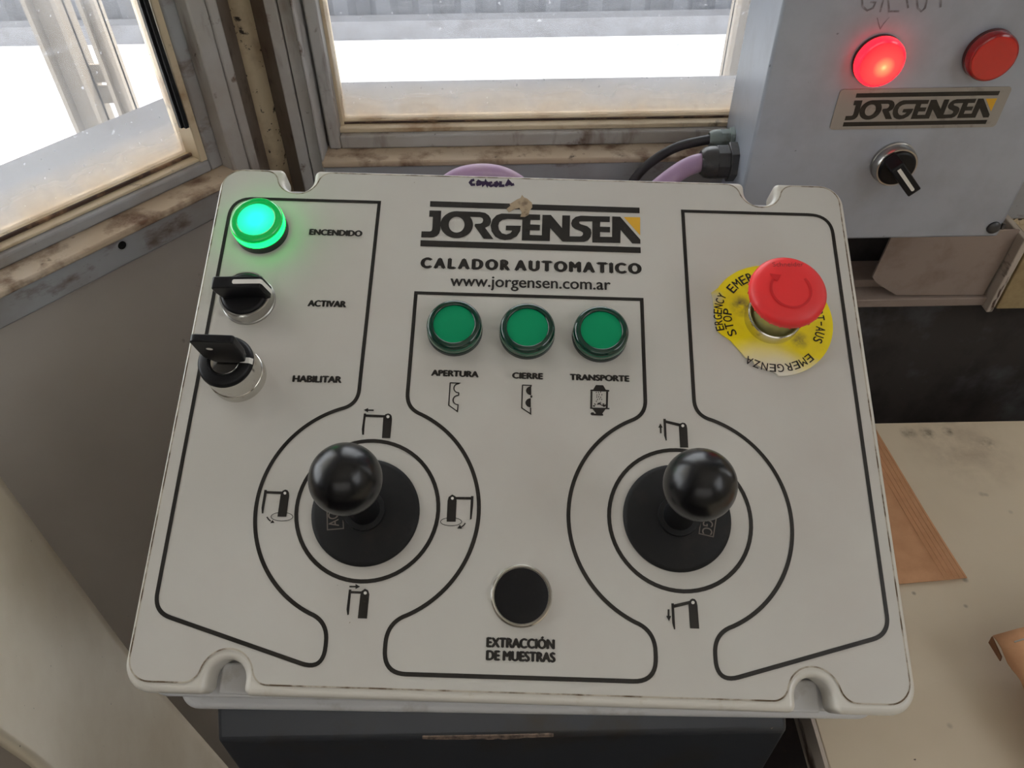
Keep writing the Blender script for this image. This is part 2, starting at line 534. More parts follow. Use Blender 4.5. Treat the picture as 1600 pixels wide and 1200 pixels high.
def dirty_glass(name, low, high, grime_z, grime_h):
    m = bpy.data.materials.new(name)
    m.use_nodes = True
    nt = m.node_tree
    nt.nodes.clear()
    N, L = nt.nodes.new, nt.links.new
    out = N('ShaderNodeOutputMaterial')
    tc = N('ShaderNodeTexCoord')

    def noise(scale, stretch):
        mp = N('ShaderNodeMapping')
        mp.inputs['Scale'].default_value = stretch
        L(tc.outputs['Object'], mp.inputs['Vector'])
        n = N('ShaderNodeTexNoise')
        n.inputs['Scale'].default_value = scale
        n.inputs['Detail'].default_value = 6
        L(mp.outputs['Vector'], n.inputs['Vector'])
        return n.outputs['Fac']

    def rng(s, a, b, c, d):
        r = N('ShaderNodeMapRange')
        for k, v in zip(('From Min', 'From Max', 'To Min', 'To Max'), (a, b, c, d)):
            r.inputs[k].default_value = v
        L(s, r.inputs['Value'])
        return r.outputs['Result']

    def math_(op, a, b):
        n = N('ShaderNodeMath')
        n.operation = op
        n.use_clamp = True
        L(a, n.inputs[0])
        if isinstance(b, float):
            n.inputs[1].default_value = b
        else:
            L(b, n.inputs[1])
        return n.outputs[0]
    film = rng(noise(9, (1, 1, 1.6)), 0.35, 0.7, low, high)
    scr = rng(noise(110, (0.16, 0.16, 2.2)), 0.60, 0.78, 0, 0.2)
    spk = rng(noise(260, (1, 1, 1)), 0.69, 0.72, 0, 0.6)
    fac = math_('ADD', math_('ADD', film, scr), spk)
    sep = N('ShaderNodeSeparateXYZ')
    L(tc.outputs['Object'], sep.inputs[0])
    g = rng(sep.outputs['Z'], grime_z, grime_z + grime_h, 0.75, 0.0)
    g2 = math_('MULTIPLY', g, rng(noise(40, (1, 1, 1)), 0.3, 0.6, 0.5, 1.0))
    tr = N('ShaderNodeBsdfTransparent')
    df = N('ShaderNodeBsdfDiffuse')
    df.inputs[0].default_value = srgb(205, 203, 200)
    tl = N('ShaderNodeBsdfTranslucent')
    tl.inputs[0].default_value = srgb(205, 208, 215)
    veil = N('ShaderNodeMixShader')
    veil.inputs[0].default_value = 0.6
    L(df.outputs[0], veil.inputs[1])
    L(tl.outputs[0], veil.inputs[2])
    m1 = N('ShaderNodeMixShader')
    L(fac, m1.inputs[0])
    L(tr.outputs[0], m1.inputs[1])
    L(veil.outputs[0], m1.inputs[2])
    gd = N('ShaderNodeBsdfTranslucent')
    gd.inputs[0].default_value = srgb(232, 216, 196)
    gdd = N('ShaderNodeBsdfDiffuse')
    gdd.inputs[0].default_value = srgb(214, 192, 164)
    gm = N('ShaderNodeMixShader')
    L(gd.outputs[0], gm.inputs[1])
    L(gdd.outputs[0], gm.inputs[2])
    m2 = N('ShaderNodeMixShader')
    L(g2, m2.inputs[0])
    L(m1.outputs[0], m2.inputs[1])
    L(gm.outputs[0], m2.inputs[2])
    gl = N('ShaderNodeBsdfGlossy')
    gl.inputs['Roughness'].default_value = 0.08
    m3 = N('ShaderNodeMixShader')
    fr = N('ShaderNodeFresnel')
    fr.inputs[0].default_value = 1.3
    L(fr.outputs[0], m3.inputs[0])
    L(m2.outputs[0], m3.inputs[1])
    L(gl.outputs[0], m3.inputs[2])
    L(m3.outputs[0], out.inputs[0])
    return m


# ================================================================== the cabin
def bz(py, d):
    return bs(800, py, d)[1]


def lz(py, d):
    return ls(100, py, d)[1]


TOPZ = 0.62                                     # window heads, relative to the lens
CEIL = 1.05
FLOOR = -CZ
BR = 1.30                                       # right wall
D_RAIL, D_FR, D_BD = 0.022, 0.036, 0.010

o = MB(); o.box(-2.4, BR + 0.1, -1.75, 0.75, -0.06, 0.0)
structure(o.build('floor', M['floor']))
o = MB(); o.box(-3.2, BR + 0.3, -1.9, 1.5, CZ + CEIL, CZ + CEIL + 0.06)
structure(o.build('ceiling', M['ceil']))
o = MB(); o.box(BR, BR + 0.06, -1.7, YB, 0, CZ + CEIL)
structure(o.build('wall_right', M['room']))
o = MB(); o.box(-2.4, BR + 0.06, -1.72, -1.66, 0, CZ + CEIL)
structure(o.build('wall_rear', M['room']))

# --- back wall
zs = bz(250, 0.042)                             # front edge of the sill ledge
zs_l = lz(409, 0.042)
o = MB(BACK)
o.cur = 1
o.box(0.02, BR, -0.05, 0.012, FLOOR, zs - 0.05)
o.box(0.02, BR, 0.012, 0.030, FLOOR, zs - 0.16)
o.cur = 2
o.box(-0.03, BR, -0.05, 0.01, TOPZ + 0.06, CEIL)
o.box(-0.06, 0.02, -0.05, 0.0, FLOOR, zs - 0.05)
structure(o.build('wall_back', [M['wall'], M['wall_shade'], M['room']]))

zgl = bz(183, 0.004)
w2 = empty('window_2', Matrix.Translation((0.4, YB, CZ + zs)))
structure(w2)
inv2 = Matrix.Translation((-0.4, -YB, -CZ - zs))


def wpart(name, mb, m, parent, inv, bevel=0.0015, kind=None, smooth=30):
    mb2 = mb
    mb2.v = [tuple(inv @ Vector(p)) for p in mb2.v]
    ob = mb2.build(name, m, parent, bevel=bevel, smooth=smooth)
    return ob


sx = lambda px, d: bs(px, 100, d)[0]
SR = 1.05
o = MB(BACK)                                    # fixed outer frame: jamb left of the groove, lower rail with its ledge
o.box(sx(432, D_FR), sx(452, D_FR) - 0.0006, -0.03, D_FR, FLOOR + 0.4, TOPZ + 0.06)
o.box(sx(452, D_FR), sx(472, D_FR), -0.03, D_FR - 0.0015, FLOOR + 0.4, TOPZ + 0.06)
o.box(sx(472, 0.04), sx(476, 0.04), -0.02, 0.041, FLOOR + 0.4, TOPZ + 0.06)
o.box(sx(476, 0.012), sx(490, 0.012), -0.03, 0.010, zs - 0.05, TOPZ + 0.06)
o.box(sx(476, D_FR), SR, -0.03, D_FR, TOPZ, TOPZ + 0.06)
o.box(SR - 0.05, SR, -0.03, D_FR, zs, TOPZ)
wpart('outer_frame', o, M['frame'], w2, inv2)
o = MB(BACK)
o.box(sx(480, 0.03), SR, -0.03, 0.042, zs - 0.062, zs - 0.0035)
wpart('lower_rail', o, M['frame_blue'], w2, inv2)
o = MB(BACK)
o.box(sx(479, 0.03), SR, -0.02, 0.044, zs - 0.0035, zs + 0.0015)
wpart('sill_ledge', o, M['sillgrime'], w2, inv2)
zr0, zr1 = bz(232, D_RAIL), bz(209, D_RAIL)
o = MB(BACK)                                    # sash
o.box(sx(490, D_RAIL), sx(510, D_RAIL), -0.012, D_RAIL, zs + 0.0015, TOPZ)
o.box(sx(510, D_RAIL), SR - 0.05, -0.012, D_RAIL, zs + 0.0015, zr1)
wpart('sash_frame', o, M['frame'], w2, inv2)
o = MB(BACK)
o.box(sx(510, D_BD), sx(521, D_BD), -0.006, D_BD, zr1, TOPZ)
o.box(sx(510, D_BD) + 0.002, SR - 0.05, -0.006, D_BD + 0.006, zr1, bz(197, 0.016))
o.box(sx(516, D_BD), SR - 0.05, -0.006, 0.006, bz(197, 0.016), bz(184, 0.006))
o.cur = 1
o.box(sx(516, D_BD), SR - 0.05, 0.006, 0.0075, bz(197, 0.016), bz(195, 0.016) + 0.0006)
wpart('glazing_bead', o, [M['bead'], M['gap']], w2, inv2, bevel=0.0015)
o = MB(BACK)
o.box(sx(505, 0), SR - 0.05, -0.002, 0.002, zr1, TOPZ)
M['glass2'] = dirty_glass('dirty_back_glass', 0.08, 0.20, zgl - zs, 0.030)
wpart('glass_pane', o, M['glass2'], w2, inv2, bevel=0, smooth=None)

# --- left wall
LX = lambda px, d: ls(px, 100, d)[0]
SL = -1.9
o = MB(LEFT)
o.box(-3.0, -0.02, -0.05, 0.012, FLOOR, lz(465, 0.036) + 0.01)
o.box(-3.0, -0.02, -0.05, 0.012, TOPZ + 0.06, CEIL)
o.box(-3.0, SL + 0.02, -0.05, 0.012, FLOOR, CEIL)
structure(o.build('wall_left', M['wall']))
lref = LEFT @ Vector((-0.4, 0, zs_l))
w1 = empty('window_1', Matrix.Translation(lref) @ Matrix.Rotation(TH, 4, 'Z'))
structure(w1)
inv1 = w1.matrix_world.inverted()
inv1 = (Matrix.Translation(lref) @ Matrix.Rotation(TH, 4, 'Z')).inverted()
o = MB(LEFT)
o.box(LX(319, D_FR), LX(347.5, D_FR), -0.03, D_FR, FLOOR + 0.4, TOPZ + 0.06)
o.box(LX(349.5, D_FR), LX(366, D_FR), -0.03, D_FR - 0.001, FLOOR + 0.4, TOPZ + 0.06)
o.box(SL, LX(319, D_FR), -0.03, D_FR, TOPZ, TOPZ + 0.06)
o.box(SL, SL + 0.05, -0.03, D_FR, zs_l, TOPZ)
wpart('outer_frame', o, M['frame'], w1, inv1)
o = MB(LEFT)
o.box(LX(306, 0.02), LX(319, 0.02), -0.02, 0.030, zs_l, TOPZ)
wpart('jamb_bead', o, M['bead'], w1, inv1)
o = MB(LEFT)
o.box(SL, LX(322, 0.04), -0.03, 0.040, lz(465, 0.040), zs_l - 0.003)
lr = wpart('lower_rail', o, M['frame_blue'], w1, inv1)
hs, hz = ls(192, 384, 0.041)
o = MB(LEFT @ Matrix.Translation((hs, 0.0400, hz)) @ Matrix.Rotation(math.radians(-90), 4, 'X'))
o.lathe([(0, 0.0003), (0.0027, 0.0003), (0.0030, 0.0)], n=24)
o.cur = 1
o.lathe([(0.0030, 0.0), (0.0034, 0.0009), (0.0042, 0.0)], n=24)
o.v = [tuple(inv1 @ Vector(p)) for p in o.v]
h = o.build('screw_hole', [M['hole'], M['frame_blue']], lr, smooth=40)
o = MB(LEFT)
o.box(SL, LX(319, 0.03), -0.02, 0.044, zs_l - 0.003, zs_l + 0.002)
wpart('sill_ledge', o, M['sillgrime'], w1, inv1)
o = MB(LEFT)
o.box(LX(281, D_RAIL), LX(304, D_RAIL), -0.012, D_RAIL, zs_l + 0.002, TOPZ)
o.box(SL + 0.05, LX(281, D_RAIL), -0.012, D_RAIL, zs_l + 0.002, lz(356, D_RAIL))
wpart('sash_frame', o, M['frame_blue'], w1, inv1)
zb1 = lz(356, D_RAIL)
o = MB(LEFT)
o.box(LX(266, 0.0195), LX(281, 0.0195), -0.006, 0.0195, zb1, TOPZ)
o.box(SL + 0.05, LX(279, D_BD), -0.006, 0.017, zb1, lz(344, 0.017))
o.box(SL + 0.05, LX(272, D_BD), -0.006, 0.007, lz(344, 0.017), lz(328, 0.007))
o.cur = 1
o.box(SL + 0.05, LX(272, D_BD), 0.007, 0.0095, lz(344, 0.017), lz(340, 0.017) + 0.0008)
wpart('glazing_bead', o, [M['bead'], M['gap']], w1, inv1, bevel=0.0015)
gs = MB(LEFT)                                   # black gasket strip hanging loose down the right edge of the pane
g0, g1 = ls(229, 0, 0.012), ls(289, 191, 0.012)
pts = []
for i in range(14):
    t = i / 13
    s_ = LX(258.5, 0.021) + 0.0012 * math.sin(7 * t)
    z_ = TOPZ - 0.02 + (g1[1] - TOPZ + 0.02) * t
    pts.append((s_, 0.019 + 0.0012 * math.sin(11 * t), z_))
for w_, dd in ((0.0031, 0.0), (0.0014, 0.003)):
    vs = []
    for (a, b_, c_) in pts:
        vs += [(a - w_, b_ + dd - 0.002, c_), (a + w_, b_ + dd - 0.002, c_), (a + w_, b_ + dd + 0.001, c_), (a - w_, b_ + dd + 0.001, c_)]
    fs = [(4 * i + k, 4 * i + (k + 1) % 4, 4 * i + 4 + (k + 1) % 4, 4 * i + 4 + k) for i in range(13) for k in range(4)]
    fs += [(0, 1, 2, 3), (52, 53, 54, 55)]
    gs.add(vs, fs)
gk = wpart('rubber_gasket', gs, M['rubber'], w1, inv1, bevel=0)
gk['label'] = 'black rubber gasket strip hanging down the pane edge'
o = MB(LEFT)
o.box(SL + 0.05, LX(275, 0), -0.002, 0.002, zb1, TOPZ)
M['glass1'] = dirty_glass('dirty_left_glass', 0.08, 0.20, lz(329, 0.004) - zs_l, 0.028)
wpart('glass_pane', o, M['glass1'], w1, inv1, bevel=0, smooth=None)

# --- corner post between the two windows
o = MB()
cp = CORNER.copy(); cp.z = 0
q = at_y(396, 100, YB - 0.005)
o.tube([(q.x, q.y, 0.35), (q.x, q.y, CZ + CEIL)], 0.0125, n=28)
structure(o.build('trim_1', M['tubepaint'], smooth=50))
o = MB()
a = LEFT @ Vector((LX(366, D_FR), 0.034, 0)); b = BACK @ Vector((sx(432, D_FR), 0.034, 0))
a2 = LEFT @ Vector((LX(366, D_FR), -0.02, 0)); b2 = BACK @ Vector((sx(432, D_FR), -0.02, 0))
apex = (q.x - 0.006, q.y + 0.016)
o.prism([(a.x - 0.001, a.y), apex, (b.x, b.y), (b2.x + 0.002, b2.y + 0.02), (apex[0] - 0.004, apex[1] + 0.03), (a2.x - 0.01, a2.y + 0.01)], 0.30, CZ + CEIL)
structure(o.build('trim_2', M['reveal']))

# --- outside: ledge round the cabin, sunlit ground, corrugated shed, steel columns
ZL = zs - 0.03
yb_ = at_z(800, 124, ZL).y
o = MB(); o.prism([(-0.15, YB + 0.06), (2.0, YB + 0.06), (2.0, yb_), (-0.34, yb_)], CZ + ZL - 0.05, CZ + ZL)
structure(o.build('trim_3', M['ledge']))
la, lb2 = at_z(0, 258, ZL), at_z(262, 150, ZL)
dv = (lb2 - la); dv.z = 0; dv.normalize()
e0, e1 = la - dv * 1.2, lb2 + dv * 0.12
w0, w1_ = LEFT @ Vector((-1.9, -0.06, 0)), LEFT @ Vector((-0.02, -0.06, 0))
o = MB(); o.prism([(e0.x, e0.y), (e1.x, e1.y), (w1_.x, w1_.y), (w0.x, w0.y)], CZ + ZL - 0.05, CZ + ZL)
structure(o.build('trim_4', M['ledge']))
ZG = -3.4
o = MB(); o.box(-30, 30, 0.75, 40, CZ + ZG - 0.2, CZ + ZG)
structure(o.build('ground', M['concrete']))
yc = at_z(800, 48, ZG).y
o = MB()
n = 360
x0, per = -15.0, 0.52
vs, fs = [], []
for i in range(n + 1):
    x = x0 + i * per / 6
    k = i % 6
    y = yc + (0.0, 0.0, 0.10, 0.10, 0.10, 0.0)[k]
    vs += [(x, y, CZ + ZG), (x, y, CZ + ZG + 5.5), (x, y + 0.02, CZ + ZG + 5.5), (x, y + 0.02, CZ + ZG)]
for i in range(n):
    for k in range(4):
        fs.append((4 * i + k, 4 * i + (k + 1) % 4, 4 * i + 4 + (k + 1) % 4, 4 * i + 4 + k))
o.add(vs, fs)
sh = o.build('corrugated_shed_wall', M['corr'])
tag(sh, 'grey corrugated metal shed wall seen far outside through the dirty windows', 'wall')


o = MB(); o.box(-15, 16, yc - 0.25, yc - 0.02, CZ + ZG, CZ + ZG + 0.22)
structure(o.build('trim_8', M['ledge']))


def column(name, px0, px1, y, label):
    a_, b_ = at_y(px0, 100, y), at_y(px1, 100, y)
    w = (b_.x - a_.x)
    o = MB()
    o.box(0, w, -0.006, 0.006, 0, 5.2)
    o.box(0, 0.014, -w * 0.45, w * 0.45, 0, 5.2)
    o.box(w - 0.014, w, -w * 0.45, w * 0.45, 0, 5.2)
    ob = o.build(name, M['column'], loc=(a_.x, a_.y, CZ + ZG))
    return tag(ob, label, 'column', 'steel columns outside the left window')


c1 = column('steel_column', 86, 136, 2.6, 'wide tan steel column outside the left window, the left one of two')
c2 = column('steel_column', 161, 188, 2.6, 'narrow grey steel column outside the left window, nearer the corner post')
c3 = column('steel_column', 1131, 1166, 2.6, 'tan steel column outside the back window, beside the grey control box')
del c3['group']
o = MB()
for py in (117, 150):
    a_, b_ = at_y(133, py, 2.6), at_y(163, py, 2.6)
    o.box(a_.x - c1.location.x, b_.x + 0.02 - c1.location.x, 0.008, 0.02, a_.z - c1.location.z - 0.03, a_.z - c1.location.z + 0.03)
o.build('batten_plate', M['column'], c1)

# ================================================================== the control console
OFF = Vector((0, 0.01, 0.065))                  # console frame -> face frame
console = empty('control_console', PANEL @ Matrix.Translation(-OFF))
tag(console, 'sloping grey-white control console with two black joysticks, lamps and a red emergency stop', 'control panel')
TOP, BOT, HX = 0.1325, -0.1510, 0.1798


def notched(hx, top, bot, cr, xs_top, xs_bot, r, depth, nf, n=10):
    """rounded plate outline with U-shaped screw notches whose mouths are rounded by nf"""
    def notch(x, edge, sgn):                    # sgn +1: cut upwards from the bottom edge
        dc = depth - r
        ins = min(nf, dc)
        dx = math.sqrt((r + nf) ** 2 - (nf - ins) ** 2)
        pts = []
        fa = math.atan2(ins - nf, dx)           # direction from the mouth centre to the notch centre
        for k in range(n + 1):
            t = -math.pi / 2 + (fa + math.pi / 2) * k / n
            pts.append((x - dx + nf * math.cos(t), edge + sgn * (nf + nf * math.sin(t))))
        a0 = math.pi + fa
        for k in range(2 * n + 1):
            t = a0 + (-fa - a0 + 0.0) * k / (2 * n)
            pts.append((x + r * math.cos(t), edge + sgn * (dc + r * math.sin(t))))
        pts += [(2 * x - p[0], p[1]) for p in pts[:n + 1][::-1]]
        return pts
    base = fillet([(-hx, bot), (hx, bot), (hx, top), (-hx, top)], cr, 9)
    out = base[:10]
    for x in xs_bot:
        out += notch(x, bot, 1)
    out += base[10:30]
    for x in xs_top[::-1]:
        out += notch(x, top, -1)[::-1]
    return out + base[30:]


NT = [P(466, 285)[0], P(1187, 300)[0]]
NB = [P(354, 1050)[0], P(1272, 1075)[0]]
lid = solid([notched(HX, TOP, BOT, 0.0135, NT, NB, 0.0086, 0.0152, 0.0035)], -0.017, 0.0, 0.0030, 'lid')
lid_o = mesh_obj(lid, 'lid', M['lid'], console, OFF)
bm_ = solid([fillet([(-0.1765, -0.1528), (0.1785, -0.1500), (0.1785, TOP - 0.003), (-0.1765, TOP - 0.003)], 0.012)], -0.046, -0.0172, 0.0015, 'base')
bas = mesh_obj(bm_, 'base_housing', M['base'], console, OFF)
fl = solid([fillet([(-0.1705, -0.1592), (0.1812, -0.1542), (0.1812, TOP - 0.002), (-0.1705, TOP - 0.002)], 0.010)], -0.065, -0.0455, 0.0030, 'bottom_flange')
mesh_obj(fl, 'bottom_flange', M['base'], console, OFF)

# face label plate with its printing
lab_out = [(p[0] - 0.0004, p[1]) for p in notched(HX - 0.0026, TOP - 0.0024, BOT + 0.0048, 0.0105, [x + 0.0004 for x in NT], [x + 0.0004 for x in NB], 0.0122, 0.0150, 0.0075)]
o = MB()
o.prism(lab_out, -0.0004, 0.00035)
o.cur = 1
o.stroke(lab_out, 0.0007, 0.0004, closed=True)
label = o.build('face_label', [M['label'], M['grime']], console, OFF, fixn=True)
ZP = 0.00055


def circ(cx, cy, r, a0=0, a1=360, n=64):
    return [(cx + r * math.cos(math.radians(a0 + (a1 - a0) * i / n)), cy + r * math.sin(math.radians(a0 + (a1 - a0) * i / n))) for i in range(n + 1)]


LW = 0.00195
D, YR, R1, R2 = 0.07617, -0.06511, 0.03452, 0.05433
A_, B_, C_, YT, YC = 0.08747 - LW / 2, 0.06232 - LW / 2, 0.17153 - LW / 2, 0.11197 - LW / 2, 0.05471 - LW / 2
E_, G_, YB_ = 0.06290 - LW / 2, 0.08822 + LW / 2, -0.14079 + LW / 2


def soft(pts, corners):
    """round the polyline at the indices in corners {i: t}, measuring t along the polyline"""
    def walk(i, step, t):
        acc, j = 0.0, i
        while True:
            k = j + step
            if k < 0 or k >= len(pts):
                return j, Vector(pts[j])
            d = (Vector(pts[k]) - Vector(pts[j])).length
            if acc + d >= t:
                return j, Vector(pts[j]).lerp(Vector(pts[k]), (t - acc) / d)
            acc += d
            j = k
    cuts = []
    for i, t in sorted(corners.items()):
        ja, pa = walk(i, -1, t)
        jb, pb = walk(i, 1, t)
        cuts.append((ja, pa, Vector(pts[i]), jb, pb))
    out, nxt = [], 0
    for ja, pa, pc, jb, pb in cuts:
        out += [tuple(p) for p in pts[nxt:ja]]
        for k in range(11):
            u = k / 10
            q = pa * (1 - u) ** 2 + pc * 2 * u * (1 - u) + pb * u * u
            out.append((q.x, q.y))
        nxt = jb + 1
    return out + [tuple(p) for p in pts[nxt:]]


def ang(dx):
    return math.degrees(math.acos(dx / R2))


o = MB()
for s in (-1, 1):
    o.stroke(circ(s * D, YR, R1)[:-1], LW, ZP, closed=True)
yl1 = P(262.5, 963.5)[1]; yl2 = P(467.5, 1035.5)
slope = (yl2[1] - yl1) / (yl2[0] - P(262.5, 963.5)[0])
for s in (-1, 1):                               # outer regions, mirrored
    a_top, a_bot = ang(A_ - D), ang(G_ - D)
    arc = circ(D, YR, R2, a_top, -a_bot, 60)    # right-hand side of the right circle
    ydl = yl1 + (slope * (-C_ - P(262.5, 963.5)[0]))
    pts = [(A_, YT), arc[0]] + arc[1:-1] + [arc[-1], (G_, ydl + slope * (C_ - G_)), (C_, ydl), (C_, YT)]
    # start mid-edge so every corner is interior
    pts = [((A_ + C_) / 2, YT)] + pts + [((A_ + C_) / 2 + 0.00001, YT)]
    i0 = 2
    i1 = 2 + len(arc) - 1
    pts = soft(pts, {i0: 0.0085, i1: 0.0095, i1 + 1: 0.0105, i1 + 2: 0.0085, i1 + 3: 0.0125})
    o.stroke([(s * p[0], p[1]) for p in pts], LW, ZP)
b_top, b_bot = ang(D - B_), ang(D - E_)
arcR = circ(D, YR, R2, 180 - b_top, 180 + b_bot, 50)
half = [(0, YC), (B_, YC)] + arcR + [(E_, YB_), (0, YB_)]
k0, k1 = 2, 2 + len(arcR) - 1
hs_ = soft(half, {k0: 0.0085, k1: 0.0095, k1 + 1: 0.0105})
for s in (-1, 1):
    o.stroke([(s * p[0], p[1]) for p in hs_], LW, ZP)
o.build('printed_border', M['print'], label, fixn=False)

# logo, traced as (x, y) on an eight-times enlargement of the photograph
LA = lambda x, y: P(640 + x / 8, 300 + y / 8)
LB = lambda x, y: P(820 + x / 8, 300 + y / 8)
LOGO = [
    ('A', [(258, 120), (2873, 202), (2873, 272), (255, 190)]),
    ('A', [(138, 608), (2885, 697), (2888, 770), (135, 685)]),
    ('A', [(250, 237), (398, 241), (392, 330), (385, 480), (372, 525), (340, 558), (300, 573), (255, 576), (145, 574), (150, 498), (255, 499), (276, 490), (284, 465), (287, 420), (292, 318), (245, 316)]),
    ('A', [(590, 248), (880, 256), (945, 268), (990, 298), (1015, 340), (1018, 385), (1000, 425), (945, 455), (1048, 595), (925, 591), (812, 432), (818, 405), (885, 402), (910, 388), (920, 360), (912, 335), (885, 322), (768, 318), (640, 330)]),
    ('A', [(1412, 282), (1150, 275), (1085, 298), (1035, 350), (1012, 425), (1025, 500), (1070, 565), (1130, 597), (1190, 608), (1265, 600), (1340, 560), (1382, 495), (1392, 428), (1205, 426), (1201, 485), (1282, 490), (1262, 518), (1210, 538), (1155, 522), (1118, 478), (1108, 430), (1122, 385), (1160, 356), (1225, 344), (1412, 352)]),
    ('A', [(1410, 282), (1632, 290), (1630, 358), (1512, 355), (1508, 412), (1630, 418), (1627, 487), (1505, 485), (1502, 543), (1660, 548), (1660, 618), (1402, 611)]),
    ('B', [(220, 292), (325, 293), (465, 458), (468, 298), (566, 300), (560, 560), (562, 628), (470, 627), (318, 460), (312, 620), (210, 618)]),
    ('B', [(845, 308), (700, 303), (635, 318), (592, 355), (578, 400), (590, 440), (625, 468), (700, 498), (724, 515), (726, 535), (712, 555), (690, 562), (556, 560), (556, 629), (740, 630), (790, 610), (822, 570), (832, 520), (822, 470), (780, 435), (700, 410), (680, 396), (680, 380), (698, 374), (845, 374)]),
    ('B', [(842, 308), (1062, 313), (1060, 383), (942, 380), (940, 440), (1065, 443), (1063, 512), (940, 508), (940, 565), (1095, 568), (1095, 643), (842, 637)]),
    ('B', [(1090, 312), (1190, 315), (1443, 602), (1443, 652), (1342, 650), (1197, 482), (1193, 646), (1088, 643)]),
]
LOGO_P = [[(LA if k == 'A' else LB)(*q) for q in pts] for k, pts in LOGO]
RING_O = [LA(590 + 204 * math.cos(t) if math.cos(t) < 0 else 590 + 204 * math.cos(t), 416 + 169 * math.sin(t)) for t in [2 * math.pi * i / 48 for i in range(48)]]
RING_I = [LA(588 + 98 * math.cos(t), 416 + 98 * math.sin(t)) for t in [2 * math.pi * i / 48 for i in range(48)]]
TRI_P = [LB(1235, 320), LB(1440, 322), LB(1440, 548)]


def logo(mb, f, z):
    mb.cur = 0
    for k, pts in enumerate(LOGO_P):
        mb.flat([f(p) for p in pts], z + 0.000012 * (k % 4))
    a = [f(p) for p in RING_O]
    b = [f(p) for p in RING_I]
    n = len(a)
    mb.add([(p[0], p[1], z + 0.00006) for p in a + b], [(i, (i + 1) % n, n + (i + 1) % n, n + i) for i in range(n)])
    mb.cur = 1
    mb.flat([f(p) for p in TRI_P], z)


o = MB()
logo(o, lambda p: p, ZP)
lg = o.build('printed_logo', [M['print'], M['yellow_print']], label, fixn=False)
lg['label'] = 'black JORGENSEN logo with yellow corner'

CAPH = abs(P(484, 367)[1] - P(485, 358.6)[1])
for t, a, b, h, off in (('ENCENDIDO', (484, 367.3), (565, 370), CAPH, 0.115), ('ACTIVAR', (481.6, 479), (540, 480.6), CAPH, 0.115),
                        ('HABILITAR', (458, 597), (533, 598.6), 0.00345, 0.115), ('APERTURA', (674.5, 587.3), (747, 590), 0.00315, 0.12),
                        ('CIERRE', (801, 591.5), (847.5, 593), 0.00315, 0.12), ('TRANSPORTE', (891, 594), (982.5, 596.7), 0.00315, 0.12),
                        ('EXTRACCIÓN', (761, 1010.7), (865.5, 1014), 0.0040, 0.11), ('DE MUESTRAS', (760.4, 1031), (866.6, 1034.6), 0.0040, 0.11),
                        ('www.jorgensen.com.ar', (703.7, 447.2), (953.7, 453.6), 0.0067, 0.028)):
    o = MB()
    text(o, t, P(*a), P(*b), h, off, ZP)
    o.build('printed_word', M['print'], label, fixn=False)
for t, x0, x1 in (('CALADOR', 658.7, 795), ('AUTOMATICO', 805.5, 1000.5)):
    o = MB()
    base = lambda x: 418.9 + (x - 658.7) * 0.0272
    ws = [max(v[0] for v in text2d(c)[0]) - min(v[0] for v in text2d(c)[0]) for c in t]
    k = (x1 - x0) * 0.71 / sum(ws)
    gap = (x1 - x0) * 0.29 / (len(t) - 1)
    x = x0
    for c, w in zip(t, ws):
        text(o, c, P(x, base(x)), P(x + w * k, base(x + w * k)), abs(P(660, 402.6)[1] - P(660, 418.7)[1]) * 0.94, 0.12, ZP)
        x += w * k + gap
    o.build('printed_word', M['print'], label, fixn=False)


def picto(f, polys=(), strokes=(), dots=(), name='printed_pictogram'):
    o = MB()
    for p in polys:
        o.flat([f(*q) for q in p], ZP)
    for p, w in strokes:
        o.stroke([f(*q) for q in p], w, ZP)
    o.cur = 1
    for (x, y, r) in dots:
        o.flat([f(x + r * math.cos(t), y + r * math.sin(t)) for t in [2 * math.pi * i / 20 for i in range(20)]], ZP + 0.0001)
    return o.build(name, [M['print'], M['white']], label, fixn=False)


def ell(cx, cy, a, b, n=40):
    return [(cx + a * math.cos(2 * math.pi * i / n), cy + b * math.sin(2 * math.pi * i / n)) for i in range(n + 1)]


picto(lambda x, y: P(540 + x / 10, 600 + y / 10), [
    [(285, 412), (355, 380), (355, 403), (442, 405), (442, 428), (355, 426), (352, 448)],
    [(288, 465), (323, 467), (318, 520), (302, 640), (290, 800), (263, 798), (256, 710), (272, 600)],
    [(316, 480), (640, 492), (640, 532), (312, 518)],
    [(590, 540), (600, 508), (625, 478), (665, 465), (700, 475), (722, 502), (728, 560), (700, 852), (570, 850)]], dots=[(664, 517, 24)])
picto(lambda x, y: P(180 + x / 4, 880 + y / 4), [
    [(1465, 142), (1503, 142), (1503, 130), (1532, 147), (1503, 163), (1503, 152), (1465, 152)],
    [(1462, 165), (1478, 166), (1474, 200), (1462, 322), (1452, 325), (1447, 290)],
    [(1474, 174), (1540, 177), (1540, 192), (1472, 190)],
    [(1533, 200), (1540, 176), (1562, 160), (1582, 170), (1590, 195), (1575, 347), (1517, 345)]], dots=[(1564, 187, 10)])
picto(lambda x, y: P(400 + x / 15, 750 + y / 15), [
    [(205, 235), (265, 240), (258, 320), (210, 600), (180, 790), (145, 790), (135, 660)],
    [(255, 265), (632, 275), (605, 340), (248, 325)],
    [(585, 345), (600, 300), (635, 255), (692, 230), (745, 245), (780, 300), (785, 380), (718, 868), (508, 865)],
    [(340, 1018), (395, 940), (440, 1006)]], [(ell(615, 865, 255, 100), 0.0003), ([(262, 870), (300, 925), (350, 970)], 0.0006)], [(685, 315, 33)])
